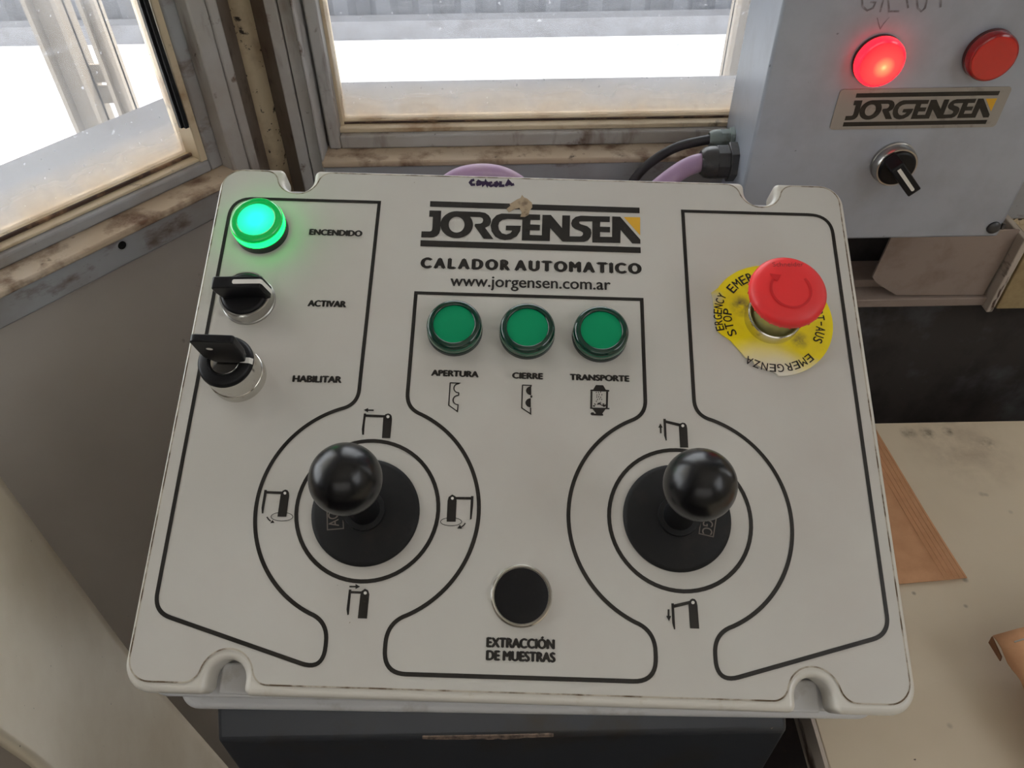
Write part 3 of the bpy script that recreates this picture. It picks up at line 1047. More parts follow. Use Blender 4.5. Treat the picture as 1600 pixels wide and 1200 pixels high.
picto(lambda x, y: P(380 + x / 4, 620 + y / 4), [
    [(1424, 622), (1440, 622), (1438, 680), (1428, 765), (1417, 770), (1420, 700)],
    [(1320, 627), (1430, 628), (1428, 645), (1320, 643)],
    [(1278, 650), (1285, 627), (1307, 612), (1328, 624), (1335, 650), (1328, 782), (1272, 782)],
    [(1338, 824), (1356, 800), (1368, 826)]], [(ell(1300, 782, 66, 25), 0.0003), ([(1389, 790), (1378, 805), (1362, 816)], 0.0006)], [(1308, 636, 9)])
picto(lambda x, y: P(1020 + x / 16, 640 + y / 16), [
    [(185, 350), (243, 460), (213, 460), (215, 600), (178, 600), (170, 460), (132, 460)],
    [(258, 238), (318, 240), (322, 290), (345, 780), (318, 785), (275, 650)],
    [(318, 275), (690, 362), (660, 430), (320, 345)],
    [(645, 440), (660, 385), (690, 350), (742, 332), (800, 345), (838, 395), (855, 470), (882, 960), (675, 955)]], dots=[(743, 413, 37)])
picto(lambda x, y: P(1020 + x / 16, 920 + y / 16), [
    [(365, 515), (410, 515), (413, 680), (455, 680), (400, 815), (330, 680), (365, 680)],
    [(455, 362), (520, 365), (525, 420), (555, 1015), (525, 1020), (478, 850)],
    [(518, 395), (925, 300), (900, 390), (523, 480)],
    [(885, 400), (900, 325), (940, 265), (990, 245), (1050, 265), (1090, 320), (1110, 410), (1155, 1000), (925, 990)]], dots=[(997, 347, 42)])
fi = lambda x, y: P(660 + x * 0.2125, 570 + y * 0.2125)
WK = 0.00062
arc_l = lambda cx, cy, rx, ry, n=14: [(cx - rx * math.sin(math.pi * i / n), cy - ry * math.cos(math.pi * i / n)) for i in range(n + 1)]
picto(fi, [], [([(205, 135), (272, 138)] + arc_l(266, 175, 34, 33) + [(268, 212), (266, 226)] + arc_l(262, 262, 36, 34) + [(262, 300), (258, 346), (194, 300), (205, 133)], WK)])
picto(fi, [arc_l(800, 193, 38, 33), arc_l(797, 282, 40, 34)], [([(735, 152), (804, 155)], WK), ([(802, 155), (795, 165)], WK), ([(802, 228), (800, 245)], WK * 1.6), ([(795, 318), (796, 364), (730, 320), (736, 150)], WK)])
drops = []
rr = random.Random(3)
for i in range(13):
    x, y = 1280 + (i % 3) * 15 + rr.uniform(-3, 3) + (6 if (i // 3) % 2 else 0), 206 + (i // 3) * 17 + rr.uniform(-3, 3)
    drops.append([(x - 3, y - 5), (x + 3, y - 5), (x + 2, y + 5), (x - 3, y + 5)])
pile = []
for i in range(26):
    x, y = rr.uniform(1256, 1342), 0
    y = 300 - 18 * (1 - abs(x - 1298) / 46) + rr.uniform(-6, 12)
    a = rr.uniform(-0.9, 0.9)
    pile.append(([(x - 7 * math.cos(a), y - 7 * math.sin(a)), (x + 7 * math.cos(a), y + 7 * math.sin(a))], 0.0004))
picto(fi, [[(1275, 151), (1328, 153), (1348, 186), (1373, 188), (1373, 200), (1233, 196), (1235, 185), (1255, 184)],
           [(1235, 196), (1250, 197), (1248, 318), (1233, 318)], [(1350, 200), (1366, 200), (1362, 322), (1347, 322)],
           [(1232, 316), (1375, 320), (1374, 330), (1345, 330), (1322, 362), (1328, 366), (1328, 377), (1244, 374), (1234, 364), (1242, 352), (1258, 352), (1264, 362), (1276, 360), (1250, 328), (1232, 326)]] + drops, pile)
fh = lambda x, y: P(660 + x * 0.325, y * 0.325)
o = MB()
for st in ([(250, 867), (238, 870), (230, 880), (238, 891), (254, 890)], [(262, 882), (270, 873), (280, 878), (277, 889), (266, 891), (262, 882)],
           [(288, 874), (292, 891), (300, 884), (304, 876), (311, 890), (315, 878)], [(336, 879), (324, 882), (320, 890), (330, 897), (340, 893)],
           [(346, 885), (357, 879), (364, 888), (354, 897), (346, 893), (346, 885)], [(376, 874), (375, 896), (394, 895)],
           [(402, 897), (414, 873), (430, 891), (441, 888)], [(406, 889), (426, 886)]):
    o.stroke([fh(*q) for q in st], 0.0017, ZP)
hw_ = o.build('handwriting', M['ink'], label, fixn=False)
hw_['label'] = 'violet handwritten word at the top edge'
o = MB()
o.prism([LA(*q) for q in [(1210, 222), (1262, 178), (1250, 160), (1300, 130), (1345, 100), (1385, 85), (1405, 45), (1430, 75), (1470, 92), (1500, 118), (1530, 145), (1532, 200), (1500, 240), (1488, 295), (1440, 322), (1385, 318), (1400, 262), (1372, 205), (1310, 222), (1240, 262)]], ZP, ZP + 0.0002)
gl_ = o.build('glue_residue', M['glue'], label)
gl_['label'] = 'tan glue residue on the logo'


def part(mb, name, m, parent, at=None, **k):
    loc = (OFF + Vector((at[0], at[1], 0))) if at is not None else (0, 0, 0)
    return mb.build(name, m, parent, loc, **k)


# --- indicator lamps: bezel with a low lens
def lamp(pos, lab, lit=False):
    h, e, ri = (0.0030, 0.0022, 0.0101) if lit else (0.0, 0.0, 0.0107)
    o = MB()
    o.lathe([(0, 0.0003), (0.0147, 0.0003), (0.0147, 0.0030 + e), (0.0139, 0.0034 + e), (0, 0.0034 + e)], n=56)
    b = part(o, 'indicator_lamp', M['green_base'], console, pos, smooth=30)
    b['label'] = lab
    o = MB()
    o.lathe([(0.0143, 0.0030 + e), (0.0146, 0.0036 + e), (0.0146, 0.0070 + h), (0.0144, 0.0078 + h)], n=56)
    o.cur = 1
    o.lathe([(0.0144, 0.0078 + h), (0.0139, 0.0090 + h), (0.0130, 0.0097 + h), (ri + 0.0008, 0.0099 + h), (ri + 0.0002, 0.0096 + h), (ri, 0.0090 + h)], n=56)
    o.cur = 2
    o.lathe([(ri, 0.0090 + h), (0.006, 0.0094 + h), (0, 0.0095 + h)], n=56)
    ms = [M['lit_side'], M['lit_rim'], M['lit_disc']] if lit else [M['green_side'], M['green_rim'], M['green_disc']]
    ln = part(o, 'lens', ms, b, smooth=50, fixn=False)
    return b


lamp(P(410, 361.5), 'glowing green lamp', True)
for px, py, w in ((711, 517.5, 'APERTURA'), (823.5, 522.5, 'CIERRE'), (936.5, 527, 'TRANSPORTE')):
    lamp(P(px, py), 'unlit green lamp above ' + w)


# --- selector switch
def prism_m(mb, outline_xz, y0, y1):
    mb.prism(outline_xz, y0, y1, 'xz')


def selector(pos, rot):
    o = MB()
    o.lathe([(0, 0.0003), (0.0142, 0.0003), (0.0142, 0.0016), (0.0136, 0.0020), (0.0136, 0.0085), (0.0131, 0.0092), (0.0124, 0.0092), (0.0122, 0.0080), (0, 0.0080)], n=56)
    b = part(o, 'selector_switch', M['satin'], console, pos, smooth=35)
    b['label'] = 'black lever selector beside ACTIVAR'
    return b, knob(b, rot)


def knob(b, rot, s=1.0):
    o = MB()
    o.lathe([(0, 0.0078), (0.0122, 0.0078), (0.0122, 0.0092), (0.0112, 0.0104), (0.0050, 0.0112), (0, 0.0112)], n=56)
    o.cur = 0
    prof = [(0.0122, 0.0086), (0.0146, 0.0096), (0.0126, 0.0212), (0.0120, 0.0220), (-0.0120, 0.0222), (-0.0128, 0.0212), (-0.0124, 0.0165), (-0.0106, 0.0112), (-0.0106, 0.0090)]
    prism_m(o, prof, -0.0034, 0.0034)
    o.v = [(v[0] * s, v[1] * s, v[2] * s) for v in o.v]
    k = part(o, 'knob', M['black'], b, smooth=35, bevel=0.0008)
    k.rotation_euler = (0, 0, rot)
    o = MB()
    o.add([(0.0122, -0.0013, 0.0222), (0.0122, 0.0013, 0.0222), (-0.0014, 0.0013, 0.0223), (-0.0020, 0.0006, 0.0223), (-0.0020, -0.0006, 0.0223), (-0.0014, -0.0013, 0.0223)], [(0, 1, 2, 3, 4, 5)])
    o.add([(0.0122, -0.0013, 0.0222), (0.0122, 0.0013, 0.0222), (0.0130, 0.0013, 0.0212), (0.0130, -0.0013, 0.0212), (0.0149, 0.0013, 0.0100), (0.0149, -0.0013, 0.0100)], [(0, 1, 2, 3), (3, 2, 4, 5)])
    mk = MB(); mk.v, mk.f, mk.m = o.v, o.f, o.m
    mm = mk.build('white_pointer', M['white'], b, fixn=False)
    mm.rotation_euler = (0, 0, rot)
    return k


selector(P(390, 471), math.radians(3))

# --- key switch with the key in it
pos = P(374, 589)
o = MB()
o.lathe([(0, 0.0003), (0.0142, 0.0003), (0.0142, 0.0060), (0.0139, 0.0066), (0.0136, 0.0068), (0.0136, 0.0190), (0.0130, 0.0205), (0, 0.0205)], n=56)
ks = part(o, 'key_switch', M['chrome'], console, pos, smooth=30)
ks['label'] = 'chrome key switch beside HABILITAR'
o = MB()
o.lathe([(0.0078, 0.0163), (0.0078, 0.0186), (0.0084, 0.0192), (0.0122, 0.0188), (0.0133, 0.0178), (0.0137, 0.0160), (0.0130, 0.0158)], n=56)
UP4 = (0, 0, 0.004)
part(o, 'lock_ring', M['black'], ks, smooth=40, fixn=False).location = UP4
o = MB()
o.add([(0.0080, -0.0014, 0.01945), (0.0080, 0.0014, 0.01945), (0.0124, 0.0015, 0.01915), (0.0124, -0.0015, 0.01915), (0.0138, 0.0015, 0.0176), (0.0138, -0.0015, 0.0176)], [(0, 3, 2, 1), (3, 5, 4, 2)])
part(o, 'white_pointer', M['white'], ks, fixn=False).location = UP4
o = MB()
o.lathe([(0, 0.0176), (0.0070, 0.0180), (0.0078, 0.0174)], n=40)
part(o, 'lock_barrel', M['chrome'], ks, smooth=40, fixn=False).location = UP4
o = MB()
hd = fillet([(0.0060, 0.0205), (0.0112, 0.0225), (0.0125, 0.0300), (0.0125, 0.0455), (-0.0080, 0.0460), (-0.0080, 0.0270), (-0.0040, 0.0205)], [0.001, 0.002, 0.004, 0.0015, 0.0025, 0.003, 0.001], 5)
prism_m(o, hd, -0.0020, 0.0020)
kh = part(o, 'key_head', M['black'], ks, smooth=40, bevel=0.0006)
kh.location = (0.0, 0.0006, 0.002)
o = MB()
o.box(-0.0042, 0.0042, -0.0009, 0.0009, 0.0150, 0.0210)
part(o, 'key_blade', M['chrome'], kh)
o = MB()
o.lathe([(0, 0), (0.0016, 0)], n=20)
o.v = [(v[0] - 0.001, -0.00212, v[1] * 0.8 + 0.0375) for v in o.v]
part(o, 'key_ring_hole', M['white'], kh, fixn=False)

# --- emergency stop on its worn yellow disc
epos = Vector(P(1204, 500.5))
RY = 0.0328
cut = [P(*q) for q in ((1112, 447), (1110.5, 459), (1113, 468), (1116, 487), (1119, 505), (1121, 519), (1127, 524), (1133, 528), (1141, 534), (1150, 544), (1158, 553), (1164, 560), (1171, 562), (1175, 564), (1178, 570), (1184, 573), (1192, 577), (1197, 580), (1206, 582), (1211, 584.5), (1215.5, 588))]
cut = [(p[0] - epos.x, p[1] - epos.y) for p in cut]
a_s = math.atan2(cut[-1][1], cut[-1][0])
a_e = math.atan2(cut[0][1], cut[0][0])
ringp = []
sp_ = (a_e - a_s) % (2 * math.pi)
for i in range(61):
    t = a_s + sp_ * i / 60
    ringp.append((RY * math.cos(t), RY * math.sin(t)))
ym = mat('worn_yellow_disc', srgb(246, 224, 14), 0.4, dirt=[(60, srgb(236, 210, 20), 0.45, 0.7)],
         spots=[((-0.008, -0.040, 0), 0.030, srgb(228, 222, 208), 3), ((0.006, -0.040, 0), 0.022, srgb(228, 222, 208), 3), ((-0.008, -0.039, 0), 0.026, srgb(232, 228, 216), 7), ((-0.030, 0.012, 0), 0.006, srgb(205, 200, 180), 30), ((0.020, -0.027, 0), 0.006, srgb(214, 208, 190), 120), ((-0.0155, 0.0075, 0), 0.0075, srgb(118, 98, 60), 160), ((0.014, -0.012, 0), 0.006, srgb(150, 128, 60), 200)])
o = MB()
o.prism(ringp + cut[1:-1], 0.0006, 0.0014)
es = part(o, 'emergency_label', ym, console, epos)
es['label'] = 'torn yellow emergency stop disc'


def ring_text(mb, t, r, a0, a1, cap, off, z, invert=False):
    n = len(t)
    for i, c in enumerate(t):
        if c == ' ':
            continue
        a = math.radians(a0 + (a1 - a0) * (i + 0.5) / n)
        w = abs(math.radians(a1 - a0)) * r / n * (0.35 if c in 'I-1' else 0.78)
        ctr = Vector((r * math.cos(a), r * math.sin(a)))
        up_ = Vector((math.cos(a), math.sin(a)))
        rt = Vector((up_.y, -up_.x))
        lb = ctr - rt * w / 2 - up_ * cap / 2
        if c == '-':
            lb = ctr - rt * w / 2 - up_ * cap * 0.5
            mb.flat([ctr - rt * w, ctr + rt * w, ctr + rt * w + up_ * 0.0007, ctr - rt * w + up_ * 0.0007], z)
            continue
        text(mb, c, lb, lb + rt * w, cap, off, z)


for args in (('EMERGENCIA', 0.0268, 143, 51, 0.0052, 0.022), ('NOT-AUS', 0.0262, 22, -30, 0.0048, 0.022), ('EMERGENZA', 0.0284, -47, -124, 0.0044, 0.012),
             ('ERGENCY', 0.0288, 196, 150, 0.0044, 0.022), ('STOP', 0.0236, 207, 166, 0.0046, 0.022)):
    o = MB()
    ring_text(o, *args, 0.00155)
    part(o, 'printed_word', M['print'], es, fixn=False)
o = MB()
o.lathe([(0.0125, 0.0014), (0.0146, 0.0014), (0.0146, 0.0070), (0.0143, 0.0080), (0.0137, 0.0084), (0.0131, 0.0080), (0.0128, 0.0066), (0.0126, 0.0040)], n=56)
est = part(o, 'emergency_stop_button', M['chrome'], console, epos, smooth=35, fixn=False)
est['label'] = 'red mushroom emergency stop button on a chrome collar'
o = MB()
o.lathe([(0.0128, 0.0042), (0.0118, 0.0046), (0.0112, 0.0060), (0.0108, 0.0160), (0.0104, 0.0310), (0, 0.0310)], n=56)
part(o, 'neck', mat('grey_neck_yellow_reflection', srgb(170, 166, 110), 0.25, metal=0.4), est, smooth=35, fixn=False)  # olive tint is the yellow disc's reflection painted into the grey neck
mpos = Vector(P(1231.5, 455, 0.0335)) - epos
o = MB()
o.lathe([(0, 0.0285), (0.0165, 0.0288), (0.0188, 0.0300), (0.0192, 0.0318), (0.0190, 0.0338), (0.0180, 0.0352), (0.0160, 0.0362), (0.0120, 0.0369), (0.0095, 0.0371), (0, 0.0372)], n=72)
nrib = 24
for i in range(nrib):
    t = 2 * math.pi * i / nrib
    o.tube([(0.0190 * math.cos(t), 0.0190 * math.sin(t), 0.0302), (0.0190 * math.cos(t), 0.0190 * math.sin(t), 0.0315)], 0.00035, 8)
mh = part(o, 'mushroom_head', M['red'], est, smooth=40)
mh.location = (mpos.x, mpos.y, 0)
o = MB()
o.stroke(circ(0, -0.001, 0.0098, 40, -215, 50), 0.0012, 0.0374)
o.flat([(-0.0098, 0.0075), (-0.0040, 0.0070), (-0.0065, 0.0030)], 0.0374)
arw = part(o, 'embossed_arrow', mat('deep_red_relief', srgb(214, 34, 40), 0.4), mh, fixn=False)
o = MB()
text(o, 'Schneider', (-0.0078, 0.0116), (0.0078, 0.0122), 0.0024, 0.0, 0.0373)
part(o, 'worn_lettering', M['red_mark'], mh, fixn=False)


# --- joysticks
def joystick(dp, ball_px, lab, txt, tpx, up_sign):
    c = Vector(P(*dp))
    o = MB()
    o.lathe([(0, 0.0003), (0.0262, 0.0003), (0.0262, 0.0016), (0.0256, 0.0024), (0.0240, 0.0030), (0.0100, 0.0042), (0.0098, 0.0060), (0.0080, 0.0066), (0, 0.0066)], n=72)
    j = part(o, 'joystick', M['rubber'], console, c, smooth=35)
    j['label'] = lab
    hb = 0.062
    b = Vector(P(*ball_px, hb)) - c
    B3 = Vector((b.x, b.y, hb))
    o = MB()
    o.tube([(0, 0, 0.004), B3 * 0.16, B3 * 0.4, B3 * 0.62, B3 * 0.8], [0.0076, 0.0072, 0.0066, 0.0074, 0.0085], 28)
    part(o, 'shaft', M['black'], j, smooth=50)
    o = MB(Matrix.Translation(B3) @ Vector((0, 0, 1)).rotation_difference(B3).to_matrix().to_4x4())
    pr = [(0, 0.0158)] + [(0.0151 * math.sin(math.radians(a)), 0.0158 * math.cos(math.radians(a))) for a in range(8, 148, 7)] + [(0.0084, -0.0142), (0.0078, -0.0150), (0, -0.0150)]
    o.lathe(pr, n=56)
    part(o, 'ball_knob', M['ball'], j, smooth=50, fixn=False)
    o = MB()
    f = lambda q: (Vector(P(*q, 0.0036)) - c)
    quad = [f(q) for q in tpx[0]]
    o.stroke([tuple(q) for q in quad], 0.0005, 0.0041, closed=True)
    text(o, txt, f(tpx[1]), f(tpx[2]), 0.0048, 0.01, 0.0041)
    tg = part(o, 'raised_letters', M['emboss'], j, fixn=False)
    return j


joystick((572, 800.5), (540, 748.6), 'left black ball joystick on a rubber disc', 'AGC', [[(512, 828), (511, 782), (535, 780), (537, 826)], (530, 822), (527.5, 788)], 1)
joystick((1057, 809), (1093.6, 757.3), 'right black ball joystick on a rubber disc', 'AGC', [[(1098, 786), (1122, 790), (1114, 839), (1092, 834)], (1099.5, 800), (1096.5, 833.5)], -1)

# --- flush push button
o = MB()
o.lathe([(0, 0.0003), (0.0146, 0.0003), (0.0144, 0.0018), (0.0138, 0.0024), (0.0131, 0.0022), (0.0129, 0.0012), (0, 0.0012)], n=56)
pb = part(o, 'push_button', M['chrome'], console, P(814.6, 931), smooth=35)
pb['label'] = 'round push button above EXTRACCIÓN DE MUESTRAS'
o = MB()
o.lathe([(0.0128, 0.0010), (0.0127, 0.0019), (0.0122, 0.0021), (0.006, 0.0018), (0, 0.0017)], n=48)
part(o, 'button_cap', M['black'], pb, smooth=35, fixn=False)

# base screws seen in the lower notches
for x in NB:
    o = MB()
    o.box(-0.0075, 0.0075, -0.004, 0.010, -0.0171, -0.0150)
    part(o, 'corner_lug', M['base'], console, (x, BOT + 0.004), bevel=0.001)

# ================================================================== pedestal under the console
def pan(X, Y, h):
    return PANEL @ Vector((X, Y, h))


o = MB()
pf = at_z(341, 1153, -0.415); pr_ = at_z(1232, 1148, -0.415)
xl, xr, yf = pf.x, pr_.x, (pf.y + pr_.y) / 2
zt = CZ - 0.415
under = pan(0, 0, -0.0655)
nrm = (PANEL.to_3x3() @ Vector((0, 0, 1)))
zu = lambda x, y: under.z - (nrm.x * (x - under.x) + nrm.y * (y - under.y)) / nrm.z
y1 = yf + 0.020
y2 = 0.38
o.add([(xl, yf, zt), (xr, yf, zt), (xr, y1, zu(xr, y1)), (xl, y1, zu(xl, y1)), (xr, y2, zu(xr, y2)), (xl, y2, zu(xl, y2)),
       (xl + 0.006, yf + 0.002, 0.0), (xr - 0.006, yf + 0.002, 0.0), (xr, y2, 0.0), (xl, y2, 0.0)],
      [(0, 1, 2, 3), (3, 2, 4, 5), (6, 7, 1, 0), (9, 5, 4, 8), (0, 3, 5, 9, 6), (1, 7, 8, 4, 2), (6, 9, 8, 7)])
ped = o.build('pedestal', M['steel_dark'], bevel=0.0025, seg=3, smooth=30)
tag(ped, 'dark grey painted steel pedestal holding up the console, its front edge chipped', 'pedestal')
o = MB()
rr = random.Random(11)
xa, xb = at_z(660, 1150, -0.415).x, at_z(865, 1150, -0.415).x
n = 26
top = [(xa + (xb - xa) * i / n, 0.0012 * max(0.0, math.sin(math.pi * i / n)) ** 0.7 * rr.uniform(0.35, 1.2)) for i in range(n + 1)]
vs = [(x, yf - 0.0003, zt - 0.0010 - t * 2.0) for x, t in top] + [(x, yf + 0.0004, zt + 0.0002) for x, t in top]
vs2 = [(x, yf + 0.0008 + 2.2 * t, zt + 0.0006 + 0.48 * 2.2 * t) for x, t in top]
o.add(vs + vs2, [(i, i + 1, n + 2 + i, n + 1 + i) for i in range(n)] + [(n + 1 + i, n + 2 + i, 2 * n + 3 + i, 2 * n + 2 + i) for i in range(n)])
cw = o.build('worn_edge', M['worn'], ped, fixn=False)
cw['label'] = 'bare chipped front edge'

# ================================================================== desk with papers
ZD = -0.45
dl0, dl1 = at_z(1289, 1200, ZD), at_z(1269, 1127, ZD)
db = (at_z(1372, 662, ZD).y + at_z(1600, 656, ZD).y) / 2
xd = (dl0.x + dl1.x) / 2 + 0.001
desk = empty('desk', Matrix.Translation((0.6, 0.0, 0)))
tag(desk, 'cream laminate desk with a worn left edge, right of the pedestal', 'desk')
Di = Vector((-0.6, 0, 0))
o = MB()
o.box(xd + 0.0015, 1.20, -0.55, db, CZ + ZD - 0.028, CZ + ZD)
dt = o.build('tabletop', M['desk'], desk, bevel=0.0008)
dt.location = Di
M['desk'].node_tree.nodes['Principled BSDF'].inputs['Roughness'].default_value = 0.5
o = MB()
o.box(xd - 0.0008, xd + 0.0015, -0.55, db, CZ + ZD - 0.028, CZ + ZD - 0.0006)
e = o.build('edge_band', M['edge'], desk); e.location = Di
for lx, ly in ((0.26, -0.5), (1.15, -0.5), (0.26, db - 0.05), (1.15, db - 0.05)):
    o = MB()
    o.box(lx - 0.018, lx + 0.018, ly - 0.018, ly + 0.018, 0, CZ + ZD - 0.028)
    l_ = o.build('leg', M['steel_dark'], desk, bevel=0.002); l_.location = Di


def env_pt(px, py, h=0.0):
    q = at_z(px, py, ZD + h)
    return q


q1, q2, q3 = env_pt(1366, 664, 0.002), env_pt(1510, 904, 0.002), env_pt(1392, 914, 0.002)
dr = (q2 - q1).normalized()
ls_ = (q3 - q2).normalized()
o = MB()
w_env = 0.165
corn = [q1, q2, q2 + ls_ * w_env, q1 + ls_ * w_env]
nx, ny = 14, 10
vs = []
for j in range(ny + 1):
    for i in range(nx + 1):
        a_ = corn[0].lerp(corn[1], i / nx)
        b_ = corn[3].lerp(corn[2], i / nx)
        p = a_.lerp(b_, j / ny)
        u = i / nx
        lift = 0.0018 * max(0, u - 0.55) ** 1.5 * 4 * (1 - 0.55 * j / ny)
        vs.append((p.x, p.y, CZ + ZD + 0.0012 + lift))
o.add(vs, [(j * (nx + 1) + i, j * (nx + 1) + i + 1, (j + 1) * (nx + 1) + i + 1, (j + 1) * (nx + 1) + i) for j in range(ny) for i in range(nx)])
env = o.build('paper_envelope', M['kraft'], smooth=60, fixn=False)
sm = env.modifiers.new('thick', 'SOLIDIFY'); sm.thickness = 0.0009; sm.offset = 1
tag(env, 'flat brown kraft paper bag lying on the desk half under the console', 'paper bag')
o = MB()
for k in range(5):
    t0 = 0.0022 + k * 0.0034
    path = []
    for i in range(nx + 1):
        u = i / nx
        p = corn[0].lerp(corn[1], u) + ls_ * t0
        path.append((p.x, p.y, CZ + ZD + 0.00215 + 0.0018 * max(0, u - 0.55) ** 1.5 * 4))
    o.tube(path, 0.00022, 6)
pl = o.build('side_pleats', M['kraft'], env, smooth=60)

# folded and stapled kraft bag at the right edge
bag = empty('stapled_paper_bag', Matrix.Translation((0.36, 0.22, CZ + ZD)))
tag(bag, 'folded brown paper bag with a staple at the right edge of the desk', 'paper bag')
bi = Vector((-0.36, -0.22, -CZ - ZD))
HB = 0.030
b0, b1 = at_z(1551, 994, ZD + HB), at_z(1566, 1026, ZD + HB - 0.006)
b2 = at_z(1600, 985, ZD + HB)
b3 = at_z(1600, 1070, ZD + HB - 0.004)
ed = (b2 - b0).normalized()
sd = (b3 - b1).normalized()
o = MB()
nx, ny = 12, 8
vs = []
for j in range(ny + 1):
    for i in range(nx + 1):
        u, v = i / nx, j / ny
        a_ = b0 + ed * (0.17 * u)
        b_ = b1 + sd * (0.02 + 0.17 * u * 0.7) + Vector((0.02 * u, -0.10 * u, 0))
        p = a_.lerp(b_, v)
        z = (HB - 0.006 * v) + 0.010 * math.sin(3.0 * u) * (1 - v * 0.3) + 0.0012 * math.sin(17 * u + 9 * v) - 0.022 * max(0, v - 0.5) * u
        vs.append((p.x, p.y, CZ + ZD + z))
o.add(vs, [(j * (nx + 1) + i, j * (nx + 1) + i + 1, (j + 1) * (nx + 1) + i + 1, (j + 1) * (nx + 1) + i) for j in range(ny) for i in range(nx)])
tp = o.build('folded_top', M['kraft'], bag, smooth=60, fixn=False); tp.location = bi
sm = tp.modifiers.new('thick', 'SOLIDIFY'); sm.thickness = 0.0012
o = MB()                                        # hanging turned-down edge and the bag's body
o.add([tuple(b0), tuple(b1), tuple(b1 + Vector((0.0008, -0.0005, -0.004))), tuple(b0 + Vector((-0.0002, -0.001, -0.005)))], [(0, 1, 2, 3)])
fe = o.build('turned_edge', M['kraft_dark'], bag, fixn=False); fe.location = bi
sm = fe.modifiers.new('thick', 'SOLIDIFY'); sm.thickness = 0.001
c0 = b0 + ed * 0.05
o = MB()
o.add([(0.335, 0.16, CZ + ZD), (0.52, 0.10, CZ + ZD), (0.55, 0.25, CZ + ZD), (0.345, 0.225, CZ + ZD),
       (0.325, 0.185, CZ + ZD + 0.024), (0.51, 0.13, CZ + ZD + 0.035), (0.53, 0.235, CZ + ZD + 0.033), (0.338, 0.218, CZ + ZD + 0.024)],
      [(3, 2, 1, 0), (4, 5, 6, 7), (0, 1, 5, 4), (1, 2, 6, 5), (2, 3, 7, 6), (3, 0, 4, 7)])
bb_ = o.build('bag_body', M['kraft'], bag, bevel=0.004, smooth=60); bb_.location = bi
s0, s1 = at_z(1585, 1003, ZD + HB + 0.0045), at_z(1602, 998, ZD + HB + 0.0065)
o = MB()
o.tube([tuple(s0), tuple(s1)], 0.0005, 8)
st_ = o.build('staple', M['satin'], bag); st_.location = bi

# ================================================================== cream panel low on the left
def lw(px, py, k):                              # point on the view line, k times as far as the left wall
    r = ray(px, py)
    c = Vector((CORNER.x, CORNER.y, 0))
    return CAM + r * (k * c.dot(NL) / (r.x * NL.x + r.y * NL.y))


rows = [[(-90, 640), (-40, 715), (0, 770), (60, 850), (140, 955), (200, 1035), (262, 1105), (330, 1180), (420, 1280)],
        [(-120, 760), (-70, 830), (-20, 890), (40, 965), (110, 1050), (170, 1120), (225, 1180), (290, 1260), (370, 1350)],
        [(-150, 900), (-100, 965), (-50, 1020), (20, 1085), (85, 1150), (140, 1210), (195, 1270), (255, 1340), (330, 1430)],
        [(-170, 1040), (-110, 1090), (-60, 1125), (0, 1166), (60, 1204), (115, 1262), (165, 1320), (225, 1400), (300, 1500)]]
ks_ = [0.90, 0.80, 0.72, 0.66]
o = MB()
grid = [[lw(px, py, k) for px, py in row] for row, k in zip(rows, ks_)]
vs = [tuple(p) for row in grid for p in row]
n = len(rows[0])
o.add(vs, [(j * n + i, j * n + i + 1, (j + 1) * n + i + 1, (j + 1) * n + i) for j in range(3) for i in range(n - 1)])
cpn = o.build('curved_panel', M['cream_panel'], smooth=80, fixn=True)
sb = cpn.modifiers.new('sub', 'SUBSURF'); sb.levels = sb.render_levels = 3
sm = cpn.modifiers.new('thick', 'SOLIDIFY'); sm.thickness = 0.006; sm.offset = -1
tag(cpn, 'curved cream plastic panel with dark specks, low at the left of the console', 'panel')

# ================================================================== grey control box on the wall
YX = 0.48
BXM = Matrix.Translation((0, YX, CZ)) @ Matrix.Rotation(math.radians(90), 4, 'X')      # local x right, y up, z towards the room


def X(px, py, h=0.0):
    q = at_y(px, py, YX - h)
    return (q.x, q.z - CZ)


bx0, bx1, bzb = 0.1648, 0.3628, -0.3163
box = empty('control_box', Matrix.Translation((0.264, YX, CZ + bzb)))
tag(box, 'grey metal control box with two red lamps on the wall behind the console', 'control box')
BI = Matrix.Translation((-0.264, 0, -bzb))


def bpart(mb, name, m, parent=None, **k):
    rot = Matrix.Rotation(math.radians(90), 4, 'X')
    tr = (Matrix.Translation((-0.264, 0, -bzb)) @ rot) if parent is None else rot
    mb.v = [tuple(tr @ Vector(p)) for p in mb.v]
    return mb.build(name, m, parent or box, **k)


o = MB()
zt_ = 0.04
o.add([(bx0, bzb, 0), (bx1, bzb, 0), (bx1, zt_, 0), (bx0, zt_, 0), (bx0 + 0.012, bzb, -0.105), (bx1 - 0.004, bzb, -0.105), (bx1 - 0.004, zt_, -0.105), (bx0 + 0.012, zt_, -0.105)],
      [(0, 1, 2, 3), (7, 6, 5, 4), (0, 4, 5, 1), (1, 5, 6, 2), (2, 6, 7, 3), (3, 7, 4, 0)])
bpart(o, 'enclosure', M['box'], bevel=0.0022, seg=3, smooth=30)


